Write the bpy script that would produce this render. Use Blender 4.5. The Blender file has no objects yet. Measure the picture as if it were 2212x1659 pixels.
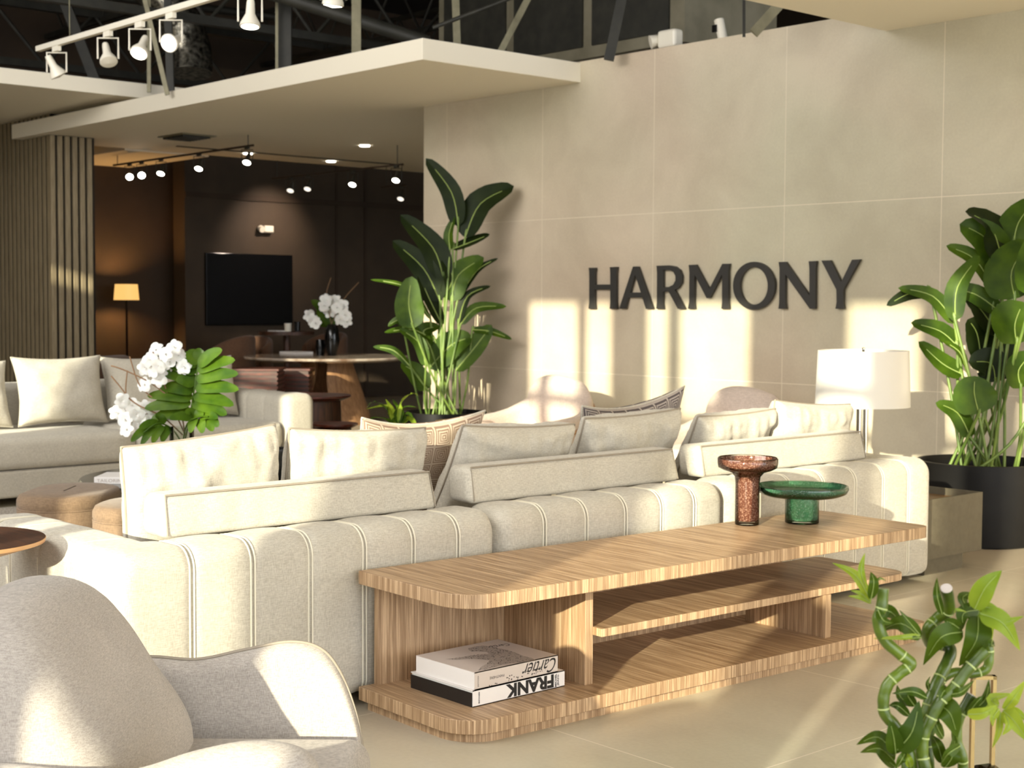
import bpy, bmesh, math, random
from mathutils import Vector, Matrix, noise
rnd = random.Random(7)
SC = bpy.context.scene
COL = SC.collection
PI = math.pi
# ------------------------------------------------------------------ camera
H = 1.35; FPX = 3171.2
PT = math.radians(3.147); RL = math.radians(.287); YW = math.radians(48.224)
FW = Vector((-math.sin(YW)*math.cos(PT), math.cos(YW)*math.cos(PT), -math.sin(PT)))
RT = Vector((math.cos(YW), math.sin(YW), 0)); UP = RT.cross(FW)
R_ = RT*math.cos(RL)+UP*math.sin(RL); U_ = UP*math.cos(RL)-RT*math.sin(RL)
CAM = Vector((0, 0, H))
cd = bpy.data.cameras.new('camera'); cam = bpy.data.objects.new('camera', cd); COL.objects.link(cam)
m = Matrix((R_, U_, -FW)).transposed().to_4x4(); m.translation = CAM
cam.matrix_world = m
cd.sensor_width = 36; cd.lens = FPX/2212*36; cd.clip_start = .05; cd.clip_end = 200
cd.dof.use_dof = True; cd.dof.focus_distance = 3.7; cd.dof.aperture_fstop = 8.0
SC.camera = cam
# ------------------------------------------------------------------ light
w = bpy.data.worlds.new('world'); SC.world = w; w.use_nodes = True
bg = w.node_tree.nodes['Background']; bg.inputs[0].default_value = (.94, .965, 1.0, 1); bg.inputs[1].default_value = 4.0
TS = .46; EL = math.radians(12.5)
az = math.atan(TS)
sd = Vector((-math.sin(az)*math.cos(EL), math.cos(az)*math.cos(EL), -math.sin(EL)))
sl = bpy.data.lights.new('sun', 'SUN'); sl.energy = 7.2; sl.color = (1, .94, .72); sl.angle = math.radians(.55)
so = bpy.data.objects.new('sun', sl); COL.objects.link(so); so.rotation_euler = sd.to_track_quat('-Z', 'Y').to_euler(); so.location = (4, -9, 5)
def area(name, loc, to, size, e, col=(1, .93, .82), sy=None):
    l = bpy.data.lights.new(name, 'AREA'); l.energy = e; l.color = col; l.size = size
    if sy: l.shape = 'RECTANGLE'; l.size_y = sy
    o = bpy.data.objects.new(name, l); COL.objects.link(o); o.location = loc
    o.rotation_euler = (Vector(to)-Vector(loc)).to_track_quat('-Z', 'Y').to_euler(); return o
def point(name, loc, e, col, r=.05):
    l = bpy.data.lights.new(name, 'POINT'); l.energy = e; l.color = col; l.shadow_soft_size = r
    o = bpy.data.objects.new(name, l); COL.objects.link(o); o.location = loc; return o
def spot(name, loc, to, e, col, ang=50, blend=.6, r=.04):
    l = bpy.data.lights.new(name, 'SPOT'); l.energy = e; l.color = col; l.spot_size = math.radians(ang); l.spot_blend = blend; l.shadow_soft_size = r
    o = bpy.data.objects.new(name, l); COL.objects.link(o); o.location = loc
    o.rotation_euler = (Vector(to)-Vector(loc)).to_track_quat('-Z', 'Y').to_euler(); return o
area('south_fill', (-6.5, -1.6, 4.6), (-7.5, 8, 1.4), 7, 310, (1, .965, .92), 1.6)  # added fill without a fitting, lifts the shaded tiled wall
area('hall_fill', (-9.5, 1.0, 5.2), (-12, 7, 1.5), 6, 135, (1, .965, .92), 2)  # second added fill, brightens the shade towards the far left
vs = SC.view_settings; vs.view_transform = 'Standard'; vs.look = 'None'; vs.gamma = 1; vs.use_curve_mapping = False; vs.exposure = 0.33
try:
    SC.cycles.max_bounces = 10; SC.cycles.diffuse_bounces = 5; SC.cycles.transmission_bounces = 10; SC.cycles.transparent_max_bounces = 10
    SC.cycles.caustics_reflective = False; SC.cycles.caustics_refractive = False; SC.cycles.sample_clamp_indirect = 6
except Exception: pass
# ------------------------------------------------------------------ rays from photo pixels to points of the place
def ray(px, py):
    x = (px-1106)/FPX; y = (829.5-py)/FPX
    return FW+R_*x+U_*y
def dp(px, py, d): return CAM+ray(px, py)*d
def onz(px, py, z=0.):
    r = ray(px, py); return CAM+r*((z-H)/r.z)
def ony(px, py, Y):
    r = ray(px, py); return CAM+r*(Y/r.y)
def onx(px, py, X):
    r = ray(px, py); return CAM+r*(X/r.x)
# ------------------------------------------------------------------ materials
MATS = {}
def srgb(r, g, b):
    f = lambda c: (c/255/12.92 if c/255 <= .04045 else ((c/255+.055)/1.055)**2.4)
    return (f(r), f(g), f(b), 1)
def mat(name, col, rough=.6, metal=0, **k):
    m = bpy.data.materials.new(name); m.use_nodes = True
    b = m.node_tree.nodes['Principled BSDF']
    b.inputs['Base Color'].default_value = srgb(*col) if max(col) > 1 else (*col[:3], 1)
    b.inputs['Roughness'].default_value = rough; b.inputs['Metallic'].default_value = metal
    for kk, v in k.items(): b.inputs[kk.replace('_', ' ')].default_value = v
    MATS[name] = m; return m
def N(m, t, **k):
    n = m.node_tree.nodes.new(t)
    for a, v in k.items():
        if a.startswith('i_'): n.inputs[a[2:].replace('_', ' ')].default_value = v
        else: setattr(n, a, v)
    return n
def L(m, a, b): m.node_tree.links.new(a, b)
def ramp(m, fac, stops):
    r = N(m, 'ShaderNodeValToRGB'); e = r.color_ramp.elements
    while len(e) < len(stops): e.new(.5)
    for i, (p, c) in enumerate(stops): e[i].position = p; e[i].color = srgb(*c) if max(c) > 1 else (*c[:3], 1)
    L(m, fac, r.inputs[0]); return r
def noise_col(m, scale, stops, vec=(1, 1, 1), detail=6, bump=0, bscale=None, rough=.55):
    b = m.node_tree.nodes['Principled BSDF']
    tc = N(m, 'ShaderNodeTexCoord'); mp = N(m, 'ShaderNodeMapping'); mp.inputs['Scale'].default_value = vec
    L(m, tc.outputs['Object'], mp.inputs[0])
    n = N(m, 'ShaderNodeTexNoise', i_Scale=scale, i_Detail=detail, i_Roughness=rough); L(m, mp.outputs[0], n.inputs['Vector'])
    r = ramp(m, n.outputs[0], stops); L(m, r.outputs[0], b.inputs['Base Color'])
    if bump:
        n2 = N(m, 'ShaderNodeTexNoise', i_Scale=bscale or scale*4, i_Detail=4); L(m, mp.outputs[0], n2.inputs['Vector'])
        bp = N(m, 'ShaderNodeBump', i_Strength=bump, i_Distance=.002); L(m, n2.outputs[0], bp.inputs['Height']); L(m, bp.outputs[0], b.inputs['Normal'])
    return r
def fabric(name, c1, c2, scale=1, bump=.35):
    m = mat(name, c1, .9); b = m.node_tree.nodes['Principled BSDF']
    b.inputs['Sheen Weight'].default_value = .15
    tc = N(m, 'ShaderNodeTexCoord')
    outs = []
    for v in ((1000, 1000, 130), (130, 130, 1000)):
        mp = N(m, 'ShaderNodeMapping'); mp.inputs['Scale'].default_value = tuple(q*scale for q in v); L(m, tc.outputs['Object'], mp.inputs[0])
        n = N(m, 'ShaderNodeTexNoise', i_Scale=.45, i_Detail=2); L(m, mp.outputs[0], n.inputs['Vector']); outs.append(n.outputs[0])
    a = N(m, 'ShaderNodeMath', operation='ADD'); L(m, outs[0], a.inputs[0]); L(m, outs[1], a.inputs[1])
    h = N(m, 'ShaderNodeMath', operation='MULTIPLY'); h.inputs[1].default_value = .5; L(m, a.outputs[0], h.inputs[0])
    big = N(m, 'ShaderNodeTexNoise', i_Scale=7, i_Detail=4); L(m, tc.outputs['Object'], big.inputs['Vector'])
    r = ramp(m, h.outputs[0], [(.38, c2), (.62, c1)])
    r2 = ramp(m, big.outputs[0], [(.3, (.9, .9, .9)), (.7, (1, 1, 1))])
    mx = N(m, 'ShaderNodeMixRGB', blend_type='MULTIPLY'); mx.inputs[0].default_value = 1; L(m, r.outputs[0], mx.inputs[1]); L(m, r2.outputs[0], mx.inputs[2])
    L(m, mx.outputs[0], b.inputs['Base Color'])
    bp = N(m, 'ShaderNodeBump', i_Strength=bump, i_Distance=.0015); L(m, h.outputs[0], bp.inputs['Height']); L(m, bp.outputs[0], b.inputs['Normal'])
    return m
def oak(name, light, dark):
    m = mat(name, light, .45); b = m.node_tree.nodes['Principled BSDF']
    tc = N(m, 'ShaderNodeTexCoord'); geo = N(m, 'ShaderNodeNewGeometry'); sp = N(m, 'ShaderNodeSeparateXYZ'); L(m, geo.outputs['Normal'], sp.inputs[0])
    ab = N(m, 'ShaderNodeMath', operation='ABSOLUTE'); L(m, sp.outputs[1], ab.inputs[0])
    gt = N(m, 'ShaderNodeMath', operation='GREATER_THAN'); gt.inputs[1].default_value = .6; L(m, ab.outputs[0], gt.inputs[0])
    res = []
    for v in ((1.2, 34, 1.2), (34, 1.2, 1.2)):
        mp = N(m, 'ShaderNodeMapping'); mp.inputs['Scale'].default_value = v; L(m, tc.outputs['Object'], mp.inputs[0])
        n = N(m, 'ShaderNodeTexNoise', i_Scale=1.6, i_Detail=8, i_Roughness=.62, i_Distortion=.55); L(m, mp.outputs[0], n.inputs['Vector'])
        mp2 = N(m, 'ShaderNodeMapping'); mp2.inputs['Scale'].default_value = tuple(q*5 if q > 5 else q*2 for q in v); L(m, tc.outputs['Object'], mp2.inputs[0])
        n2 = N(m, 'ShaderNodeTexNoise', i_Scale=2.0, i_Detail=3); L(m, mp2.outputs[0], n2.inputs['Vector'])
        a = N(m, 'ShaderNodeMath', operation='ADD'); L(m, n.outputs[0], a.inputs[0]); L(m, n2.outputs[0], a.inputs[1])
        h = N(m, 'ShaderNodeMath', operation='MULTIPLY'); h.inputs[1].default_value = .5; L(m, a.outputs[0], h.inputs[0]); res.append(h.outputs[0])
    mx = N(m, 'ShaderNodeMix'); L(m, gt.outputs[0], mx.inputs[0]); L(m, res[0], mx.inputs[2]); L(m, res[1], mx.inputs[3])
    md = tuple((p+q)/2 for p, q in zip(light, dark))
    r = ramp(m, mx.outputs[0], [(.36, dark), (.5, md), (.58, light)]); L(m, r.outputs[0], b.inputs['Base Color'])
    bp = N(m, 'ShaderNodeBump', i_Strength=.25, i_Distance=.001); L(m, mx.outputs[0], bp.inputs['Height']); L(m, bp.outputs[0], b.inputs['Normal'])
    return m
def tiles(name, c1, c2, joint, ax, off, rough, size=1.215, jw=.005, axes=('X', 'Z')):
    m = mat(name, c1, rough); b = m.node_tree.nodes['Principled BSDF']
    tc = N(m, 'ShaderNodeTexCoord'); sp = N(m, 'ShaderNodeSeparateXYZ'); L(m, tc.outputs['Object'], sp.inputs[0])
    mask = None
    for a, o in zip(axes, off):
        s = N(m, 'ShaderNodeMath', operation='SUBTRACT'); s.inputs[1].default_value = o; L(m, sp.outputs[a], s.inputs[0])
        md = N(m, 'ShaderNodeMath', operation='FLOORED_MODULO'); md.inputs[1].default_value = size; L(m, s.outputs[0], md.inputs[0])
        lt = N(m, 'ShaderNodeMath', operation='LESS_THAN'); lt.inputs[1].default_value = jw; L(m, md.outputs[0], lt.inputs[0])
        if mask is None: mask = lt.outputs[0]
        else:
            mm = N(m, 'ShaderNodeMath', operation='MAXIMUM'); L(m, mask, mm.inputs[0]); L(m, lt.outputs[0], mm.inputs[1]); mask = mm.outputs[0]
    n = N(m, 'ShaderNodeTexNoise', i_Scale=1.3, i_Detail=9, i_Roughness=.6, i_Distortion=.4); L(m, tc.outputs['Object'], n.inputs['Vector'])
    n3 = N(m, 'ShaderNodeTexNoise', i_Scale=60, i_Detail=4); L(m, tc.outputs['Object'], n3.inputs['Vector'])
    a3 = N(m, 'ShaderNodeMath', operation='MULTIPLY_ADD'); a3.inputs[1].default_value = .25; L(m, n3.outputs[0], a3.inputs[0]); L(m, n.outputs[0], a3.inputs[2])
    r = ramp(m, a3.outputs[0], [(.45, c2), (.8, c1)])
    hn = N(m, 'ShaderNodeTexNoise', i_Scale=.45, i_Detail=2); L(m, tc.outputs['Object'], hn.inputs['Vector'])
    hr = ramp(m, hn.outputs[0], [(.38, (.95, 1.0, .93)), (.62, (1.0, .945, .905))]); hm = N(m, 'ShaderNodeMixRGB', blend_type='MULTIPLY'); hm.inputs[0].default_value = 1; L(m, r.outputs[0], hm.inputs[1]); L(m, hr.outputs[0], hm.inputs[2])  # broad pinkish and greenish tint, reflected colour painted into the tiles
    mx = N(m, 'ShaderNodeMixRGB'); mx.inputs[2].default_value = srgb(*joint); L(m, mask, mx.inputs[0]); L(m, hm.outputs[0], mx.inputs[1]); L(m, mx.outputs[0], b.inputs['Base Color'])
    bp = N(m, 'ShaderNodeBump', i_Strength=.12, i_Distance=.003); L(m, n3.outputs[0], bp.inputs['Height']); L(m, bp.outputs[0], b.inputs['Normal'])
    return m
def emis(name, col, s):
    m = mat(name, (10, 10, 10), .5); b = m.node_tree.nodes['Principled BSDF']
    b.inputs['Emission Color'].default_value = (*col, 1); b.inputs['Emission Strength'].default_value = s; return m
fab = fabric('linen', (204, 198, 183), (176, 169, 154))
fab2 = fabric('linen_cushion', (208, 202, 187), (180, 173, 158))
fabc = fabric('armchair_cloth', (190, 182, 172), (156, 148, 139), 1.5, .6)
boucle = fabric('boucle', (222, 204, 190), (198, 180, 166), .6, .6)
pipem = mat('piping_cord', (226, 220, 200), .8)
pipeg = mat('piping_grey', (150, 140, 124), .8)
oakm = oak('oak_veneer', (202, 172, 136), (128, 98, 68))
darkw = mat('dark_walnut', (70, 42, 26), .5); noise_col(darkw, 3, [(.3, (38, 22, 13)), (.7, (84, 50, 30))], (2, 20, 2))
walnutedge = mat('pale_edge', (196, 150, 100), .4); noise_col(walnutedge, 4, [(.3, (170, 120, 76)), (.7, (214, 170, 118))], (1, 1, 12))
redwood = mat('red_wood', (84, 34, 18), .35); noise_col(redwood, 4, [(.3, (52, 20, 12)), (.7, (104, 46, 26))], (2, 12, 2))
tanwood = mat('tan_wood', (160, 120, 84), .45); noise_col(tanwood, 4, [(.3, (134, 96, 64)), (.7, (182, 140, 100))], (9, 9, 1))
marble = mat('marble', (170, 150, 130), .12); noise_col(marble, 5, [(.35, (120, 96, 78)), (.55, (190, 176, 160)), (.75, (150, 128, 108))], (1, 1, 1), 9)
wallt = tiles('wall_porcelain', (210, 199, 179), (190, 178, 158), (226, 214, 192), 0, (-5.07, 2.022), .42)
floort = tiles('floor_porcelain', (200, 191, 174), (178, 168, 151), (216, 207, 190), 0, (-3.862, 3.158), .3, axes=('X', 'Y'))
white = mat('slab_paint', (240, 232, 212), .7)
dark = mat('dark_paint', (60, 47, 32), .75); noise_col(dark, 2, [(.3, (54, 42, 28)), (.7, (66, 52, 36))])
brownp = mat('brown_paint', (54, 40, 26), .8); noise_col(brownp, 2, [(.3, (48, 35, 22)), (.7, (60, 45, 29))])
plen = mat('plenum_dark', (22, 18, 13), .9); noise_col(plen, 2, [(.3, (24, 18, 11)), (.7, (40, 30, 20))], (1, 14, 1))
steel = mat('galvanised_steel', (100, 97, 82), .5, .3); noise_col(steel, 8, [(.3, (104, 99, 76)), (.7, (134, 128, 102))])
steeld = mat('painted_steel', (60, 58, 46), .6); noise_col(steeld, 8, [(.3, (30, 29, 22)), (.7, (48, 46, 37))])
duct = mat('duct_metal', (92, 86, 72), .5); noise_col(duct, 3, [(.3, (110, 104, 84)), (.7, (140, 133, 112))])
foil = mat('foil_duct', (120, 116, 104), .25, .9); noise_col(foil, 22, [(.35, (30, 28, 22)), (.65, (170, 164, 148))], bump=1, bscale=30)
slatm = mat('slat_wood', (122, 108, 80), .55); noise_col(slatm, 6, [(.3, (126, 112, 86)), (.7, (154, 139, 110))], (10, 10, 1))
slatback = mat('slat_gap', (34, 28, 18), .8)
facade = mat('facade_paint', (206, 198, 184), .8)
alum = mat('aluminium', (90, 88, 84), .4, .6)
letterm = mat('letter_metal', (62, 60, 57), .45, .35)
blackm = mat('black_gloss', (14, 14, 14), .15)
potm = mat('pot_black', (20, 19, 18), .5); noise_col(potm, 5, [(.3, (16, 15, 14)), (.7, (24, 23, 22))])
potm.node_tree.nodes['Principled BSDF'].inputs['Specular IOR Level'].default_value = .2
soil = mat('bark_soil', (70, 44, 32), .95); noise_col(soil, 40, [(.35, (38, 24, 16)), (.65, (128, 84, 66))], bump=1, bscale=50)
whitep = mat('white_enamel', (226, 220, 204), .4)
chrome = mat('chrome', (200, 198, 192), .08, 1)
gold = mat('brushed_brass', (172, 150, 100), .25, 1)
boxm = mat('taupe_lacquer', (92, 85, 68), .6); noise_col(boxm, 30, [(.3, (87, 80, 63)), (.7, (97, 90, 73))])
boxin = mat('walnut_tray', (120, 92, 60), .45)
bookw = mat('book_white', (232, 228, 224), .5); bookg = mat('book_cover', (206, 194, 184), .4); bookb = mat('book_black', (24, 19, 17), .45)
pages = mat('book_pages', (238, 236, 230), .8); noise_col(pages, 4, [(.3, (226, 224, 216)), (.7, (242, 240, 234))], (1, 1, 160))
ink = mat('ink', (16, 14, 14), .6); inkg = mat('ink_grey', (70, 62, 58), .6); inkl = mat('ink_light', (176, 164, 154), .6)
ottm = fabric('ottoman_velvet', (142, 118, 92), (118, 96, 74), .7, .4); ottd = fabric('ottoman_dark', (120, 106, 84), (96, 84, 66), .7, .4)
rug = mat('rug', (168, 158, 144), .95); noise_col(rug, 120, [(.35, (110, 102, 92)), (.65, (196, 188, 176))], bump=1, bscale=150)
brownch = fabric('brown_cloth', (104, 72, 48), (78, 52, 34), .7)
tanch = fabric('tan_cloth', (168, 142, 114), (140, 116, 92), .7)
shade = mat('lamp_shade', (222, 218, 208), .8); shade.node_tree.nodes['Principled BSDF'].inputs['Transmission Weight'].default_value = 0
warmsh = emis('warm_shade', (1, .55, .16), .9)
bulb = emis('bulb_glow', (1, .93, .78), 14); bulbd = emis('dim_bulb', (1, .9, .75), 1.2)
tvm = mat('tv_screen', (7, 7, 8), .25)
petal = mat('white_petal', (240, 238, 232), .5); petal.node_tree.nodes['Principled BSDF'].inputs['Subsurface Weight'].default_value = .1
twig = mat('twig', (140, 108, 78), .8)
pebble = mat('pebble', (120, 90, 74), .8)
def leafmat(name, c1, c2, trans=.25, rough=.35):
    m = mat(name, c1, rough); nt = m.node_tree; b = nt.nodes['Principled BSDF']; out = nt.nodes['Material Output']
    tc = N(m, 'ShaderNodeTexCoord'); n = N(m, 'ShaderNodeTexNoise', i_Scale=9, i_Detail=3); L(m, tc.outputs['Object'], n.inputs['Vector'])
    r = ramp(m, n.outputs[0], [(.3, c2), (.7, c1)]); L(m, r.outputs[0], b.inputs['Base Color'])
    b.inputs['Specular IOR Level'].default_value = .18
    t = N(m, 'ShaderNodeBsdfTranslucent'); hs = N(m, 'ShaderNodeHueSaturation', i_Value=1.7, i_Saturation=1.0); hs.inputs['Hue'].default_value = .485
    L(m, r.outputs[0], hs.inputs['Color']); L(m, hs.outputs[0], t.inputs[0])
    mx = N(m, 'ShaderNodeMixShader'); mx.inputs[0].default_value = trans; L(m, b.outputs[0], mx.inputs[1]); L(m, t.outputs[0], mx.inputs[2]); L(m, mx.outputs[0], out.inputs[0]); return m
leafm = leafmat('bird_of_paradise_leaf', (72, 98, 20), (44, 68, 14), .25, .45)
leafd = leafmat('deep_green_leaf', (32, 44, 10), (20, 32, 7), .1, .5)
leafy = leafmat('split_leaf', (84, 112, 26), (48, 78, 18))
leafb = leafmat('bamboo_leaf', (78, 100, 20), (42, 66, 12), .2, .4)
leafl = leafmat('pale_and_sunlit_leaf', (158, 176, 58), (110, 138, 38), .35, .4)  # sunlight painted into bamboo leaves, own yellow green on the strap plant
midrib = mat('midrib', (150, 170, 90), .5)
stalkm = mat('bamboo_stalk', (60, 90, 16), .3); noise_col(stalkm, 9, [(.3, (28, 50, 6)), (.7, (102, 124, 28))], (1, 1, 1.5))
nodem = mat('bamboo_node', (176, 190, 120), .5); cutm = mat('cut_end', (196, 186, 178), .7)
stemm = mat('plant_stem', (110, 140, 56), .45); noise_col(stemm, 5, [(.3, (58, 88, 30)), (.7, (130, 152, 70))], (1, 1, 1))
def glass(name, col, rough=.02, ior=1.45):
    m = mat(name, col, rough); b = m.node_tree.nodes['Principled BSDF']; b.inputs['Transmission Weight'].default_value = 1; b.inputs['IOR'].default_value = ior; return m
def thinglass(name, tint):
    m = mat(name, (240, 240, 240), .02); nt = m.node_tree; out = nt.nodes['Material Output']
    tr = N(m, 'ShaderNodeBsdfTransparent'); tr.inputs[0].default_value = srgb(*tint); gl = N(m, 'ShaderNodeBsdfGlossy'); gl.inputs['Roughness'].default_value = .03
    fr = N(m, 'ShaderNodeFresnel'); fr.inputs[0].default_value = 1.5; mx = N(m, 'ShaderNodeMixShader'); L(m, fr.outputs[0], mx.inputs[0]); L(m, tr.outputs[0], mx.inputs[1]); L(m, gl.outputs[0], mx.inputs[2]); L(m, mx.outputs[0], out.inputs[0]); return m
clear = thinglass('clear_glass', (246, 248, 244)); acryl = thinglass('acrylic', (232, 232, 228))
def bubbled(name, c1, c2, tw):
    m = mat(name, c1, .12); b = m.node_tree.nodes['Principled BSDF']
    tc = N(m, 'ShaderNodeTexCoord'); v = N(m, 'ShaderNodeTexNoise', i_Scale=170, i_Detail=3, i_Roughness=.7); L(m, tc.outputs['Object'], v.inputs['Vector'])
    r = ramp(m, v.outputs[0], [(.5, c1), (.66, c2)]); L(m, r.outputs[0], b.inputs['Base Color'])
    b.inputs['Transmission Weight'].default_value = tw; b.inputs['IOR'].default_value = 1.25; return m
brownglass = bubbled('brown_bubbled_glass', (128, 74, 58), (226, 176, 154), .35)
greenglass = bubbled('green_bubbled_glass', (104, 196, 144), (222, 252, 232), .72)
# patterned pillow
def greek(name, c1, c2):
    m = mat(name, c1, .9); b = m.node_tree.nodes['Principled BSDF']
    uv = N(m, 'ShaderNodeUVMap'); uv.uv_map = 'UVMap'
    sp = N(m, 'ShaderNodeSeparateXYZ'); L(m, uv.outputs[0], sp.inputs[0])
    ds = []
    for i in (0, 1):
        a = N(m, 'ShaderNodeMath', operation='MULTIPLY'); a.inputs[1].default_value = 6; L(m, sp.outputs[i], a.inputs[0])
        f = N(m, 'ShaderNodeMath', operation='FRACT'); L(m, a.outputs[0], f.inputs[0])
        s = N(m, 'ShaderNodeMath', operation='SUBTRACT'); s.inputs[1].default_value = .5; L(m, f.outputs[0], s.inputs[0])
        q = N(m, 'ShaderNodeMath', operation='ABSOLUTE'); L(m, s.outputs[0], q.inputs[0]); ds.append(q.outputs[0])
    mx = N(m, 'ShaderNodeMath', operation='MAXIMUM'); L(m, ds[0], mx.inputs[0]); L(m, ds[1], mx.inputs[1])
    k = N(m, 'ShaderNodeMath', operation='MULTIPLY'); k.inputs[1].default_value = 9; L(m, mx.outputs[0], k.inputs[0])
    f = N(m, 'ShaderNodeMath', operation='FRACT'); L(m, k.outputs[0], f.inputs[0])
    g = N(m, 'ShaderNodeMath', operation='GREATER_THAN'); g.inputs[1].default_value = .5; L(m, f.outputs[0], g.inputs[0])
    r = ramp(m, g.outputs[0], [(.4, c1), (.6, c2)]); L(m, r.outputs[0], b.inputs['Base Color']); return m
greekm = greek('greek_key_taupe', (196, 180, 160), (140, 116, 100)); greekd = greek('greek_key_grey', (168, 158, 150), (84, 76, 76))
# ------------------------------------------------------------------ mesh builder
class MB:
    def __init__(s): s.v = []; s.f = []; s.uv = None
    def add(s, vs, fs):
        o = len(s.v); s.v += [Vector(p) for p in vs]; s.f += [tuple(i+o for i in f) for f in fs]; return s
    def box(s, a, b, M=None):
        x0, y0, z0 = a; x1, y1, z1 = b
        v = [Vector(p) for p in ((x0, y0, z0), (x1, y0, z0), (x1, y1, z0), (x0, y1, z0), (x0, y0, z1), (x1, y0, z1), (x1, y1, z1), (x0, y1, z1))]
        if M: v = [M @ p for p in v]
        return s.add(v, [(0, 3, 2, 1), (4, 5, 6, 7), (0, 1, 5, 4), (1, 2, 6, 5), (2, 3, 7, 6), (3, 0, 4, 7)])
    def grid(s, rows, cu=False, cv=False):
        n = len(rows); k = len(rows[0]); vs = [p for r in rows for p in r]; fs = []
        for i in range(n if cu else n-1):
            for j in range(k if cv else k-1):
                a = i*k+j; b = i*k+(j+1) % k; c = ((i+1) % n)*k+(j+1) % k; d = ((i+1) % n)*k+j
                fs.append((a, b, c, d))
        return s.add(vs, fs)
    def tube(s, pts, r, n=8, cap=True, closed=False):
        pts = [Vector(p) for p in pts]; K = len(pts)
        rs = r if isinstance(r, (list, tuple)) else [r]*K
        rows = []; prev = None
        for i, p in enumerate(pts):
            if closed: t = (pts[(i+1) % K]-pts[i-1])
            else: t = (pts[min(i+1, K-1)]-pts[max(i-1, 0)])
            t = t.normalized() if t.length > 1e-9 else Vector((0, 0, 1))
            if prev is None:
                a = Vector((0, 0, 1)) if abs(t.z) < .9 else Vector((1, 0, 0)); u = t.cross(a).normalized()
            else:
                u = prev-t*prev.dot(t); u = u.normalized() if u.length > 1e-6 else t.orthogonal().normalized()
            prev = u; w_ = t.cross(u)
            rows.append([p+(u*math.cos(q)+w_*math.sin(q))*rs[i] for q in [2*PI*j/n for j in range(n)]])
        o = len(s.v); s.grid(rows, closed, True)
        if cap and not closed:
            s.f.append(tuple(o+j for j in range(n))[::-1]); s.f.append(tuple(o+(K-1)*n+j for j in range(n)))
        return s
    def lathe(s, prof, n=32, c=(0, 0, 0), close=False):
        c = Vector(c); rows = [[c+Vector((r*math.cos(q), r*math.sin(q), z)) for q in [2*PI*j/n for j in range(n)]] for r, z in prof]
        s.grid(rows, close, True)
        if not close:
            o = len(s.v)-len(prof)*n
            if prof[0][0] > 1e-4: s.f.append(tuple(o+j for j in range(n))[::-1])
            if prof[-1][0] > 1e-4: s.f.append(tuple(o+(len(prof)-1)*n+j for j in range(n)))
        return s
    def prism(s, poly, z0, z1, M=None):
        n = len(poly); v = [Vector((x, y, z0)) for x, y in poly]+[Vector((x, y, z1)) for x, y in poly]
        if M: v = [M @ p for p in v]
        return s.add(v, [tuple(range(n))[::-1], tuple(range(n, 2*n))]+[(i, (i+1) % n, n+(i+1) % n, n+i) for i in range(n)])
def rrect(w_, h_, rs, seg=6):
    """rounded rectangle 0..w x 0..h, radii rs for corners (0,0),(w,0),(w,h),(0,h)"""
    P = []
    for (cx, cy, a0), r in zip(((0, 0, 180), (w_, 0, 270), (w_, h_, 0), (0, h_, 90)), rs):
        if r <= 0: P.append((cx, cy)); continue
        ox = cx+(r if cx == 0 else -r); oy = cy+(r if cy == 0 else -r)
        for k in range(seg+1):
            a = math.radians(a0+90*k/seg); P.append((ox+r*math.cos(a), oy+r*math.sin(a)))
    return P
BASIS = {}
def thing(name, label, cat, loc=(0, 0, 0), rz=0, group=None):
    o = bpy.data.objects.new(name, None); COL.objects.link(o); o.empty_display_size = .1
    o.location = loc; o.rotation_euler = (0, 0, rz); o['label'] = label; o['category'] = cat
    if group: o['group'] = group
    BASIS[o.name] = Matrix.Translation(Vector(loc)) @ Matrix.Rotation(rz, 4, 'Z'); return o
def tag(o, label, cat, group=None):
    o['label'] = label; o['category'] = cat
    if group: o['group'] = group
    return o
def obj(name, mb, m, parent=None, smooth=None, bevel=0, world=True, seg=2, label=None, origin=None, sub=0):
    vs_ = mb.v
    if parent is not None and world:
        inv = BASIS[parent.name].inverted(); vs_ = [inv @ p for p in vs_]
    O = None
    if parent is None:
        if origin is None:
            xs = [p.x for p in vs_]; ys = [p.y for p in vs_]; zs = [p.z for p in vs_]
            O = Vector(((min(xs)+max(xs))/2, (min(ys)+max(ys))/2, min(zs)))
        else: O = Vector(origin)
        vs_ = [p-O for p in vs_]
    me = bpy.data.meshes.new(name); me.from_pydata([tuple(p) for p in vs_], [], mb.f); me.update()
    bm = bmesh.new(); bm.from_mesh(me); bmesh.ops.recalc_face_normals(bm, faces=bm.faces); bm.to_mesh(me); bm.free()
    if mb.uv:
        l = me.uv_layers.new(name='UVMap')
        for lp in me.loops: l.data[lp.index].uv = mb.uv[lp.vertex_index]
    me.materials.append(m if not isinstance(m, str) else MATS[m])
    if smooth is not None:
        me.shade_smooth() if hasattr(me, 'shade_smooth') else [setattr(p, 'use_smooth', True) for p in me.polygons]
        if smooth < 180: me.set_sharp_from_angle(angle=math.radians(smooth))
    o = bpy.data.objects.new(name, me); COL.objects.link(o)
    if parent is not None:
        o.parent = parent; BASIS[o.name] = BASIS[parent.name]
    else:
        o.location = O; BASIS[o.name] = Matrix.Translation(O)
    if bevel:
        b = o.modifiers.new('bevel', 'BEVEL'); b.width = bevel; b.segments = seg; b.limit_method = 'ANGLE'; b.angle_limit = math.radians(40)
    if sub:
        s_ = o.modifiers.new('sub', 'SUBSURF'); s_.levels = sub; s_.render_levels = sub
    if label: o['label'] = label
    return o
def struct(name, mb, m, parent=None, **k):
    o = obj(name, mb, m, parent, origin=(0, 0, 0) if parent is None else None, **k)
    if parent is None: o['kind'] = 'structure'
    return o
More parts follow.
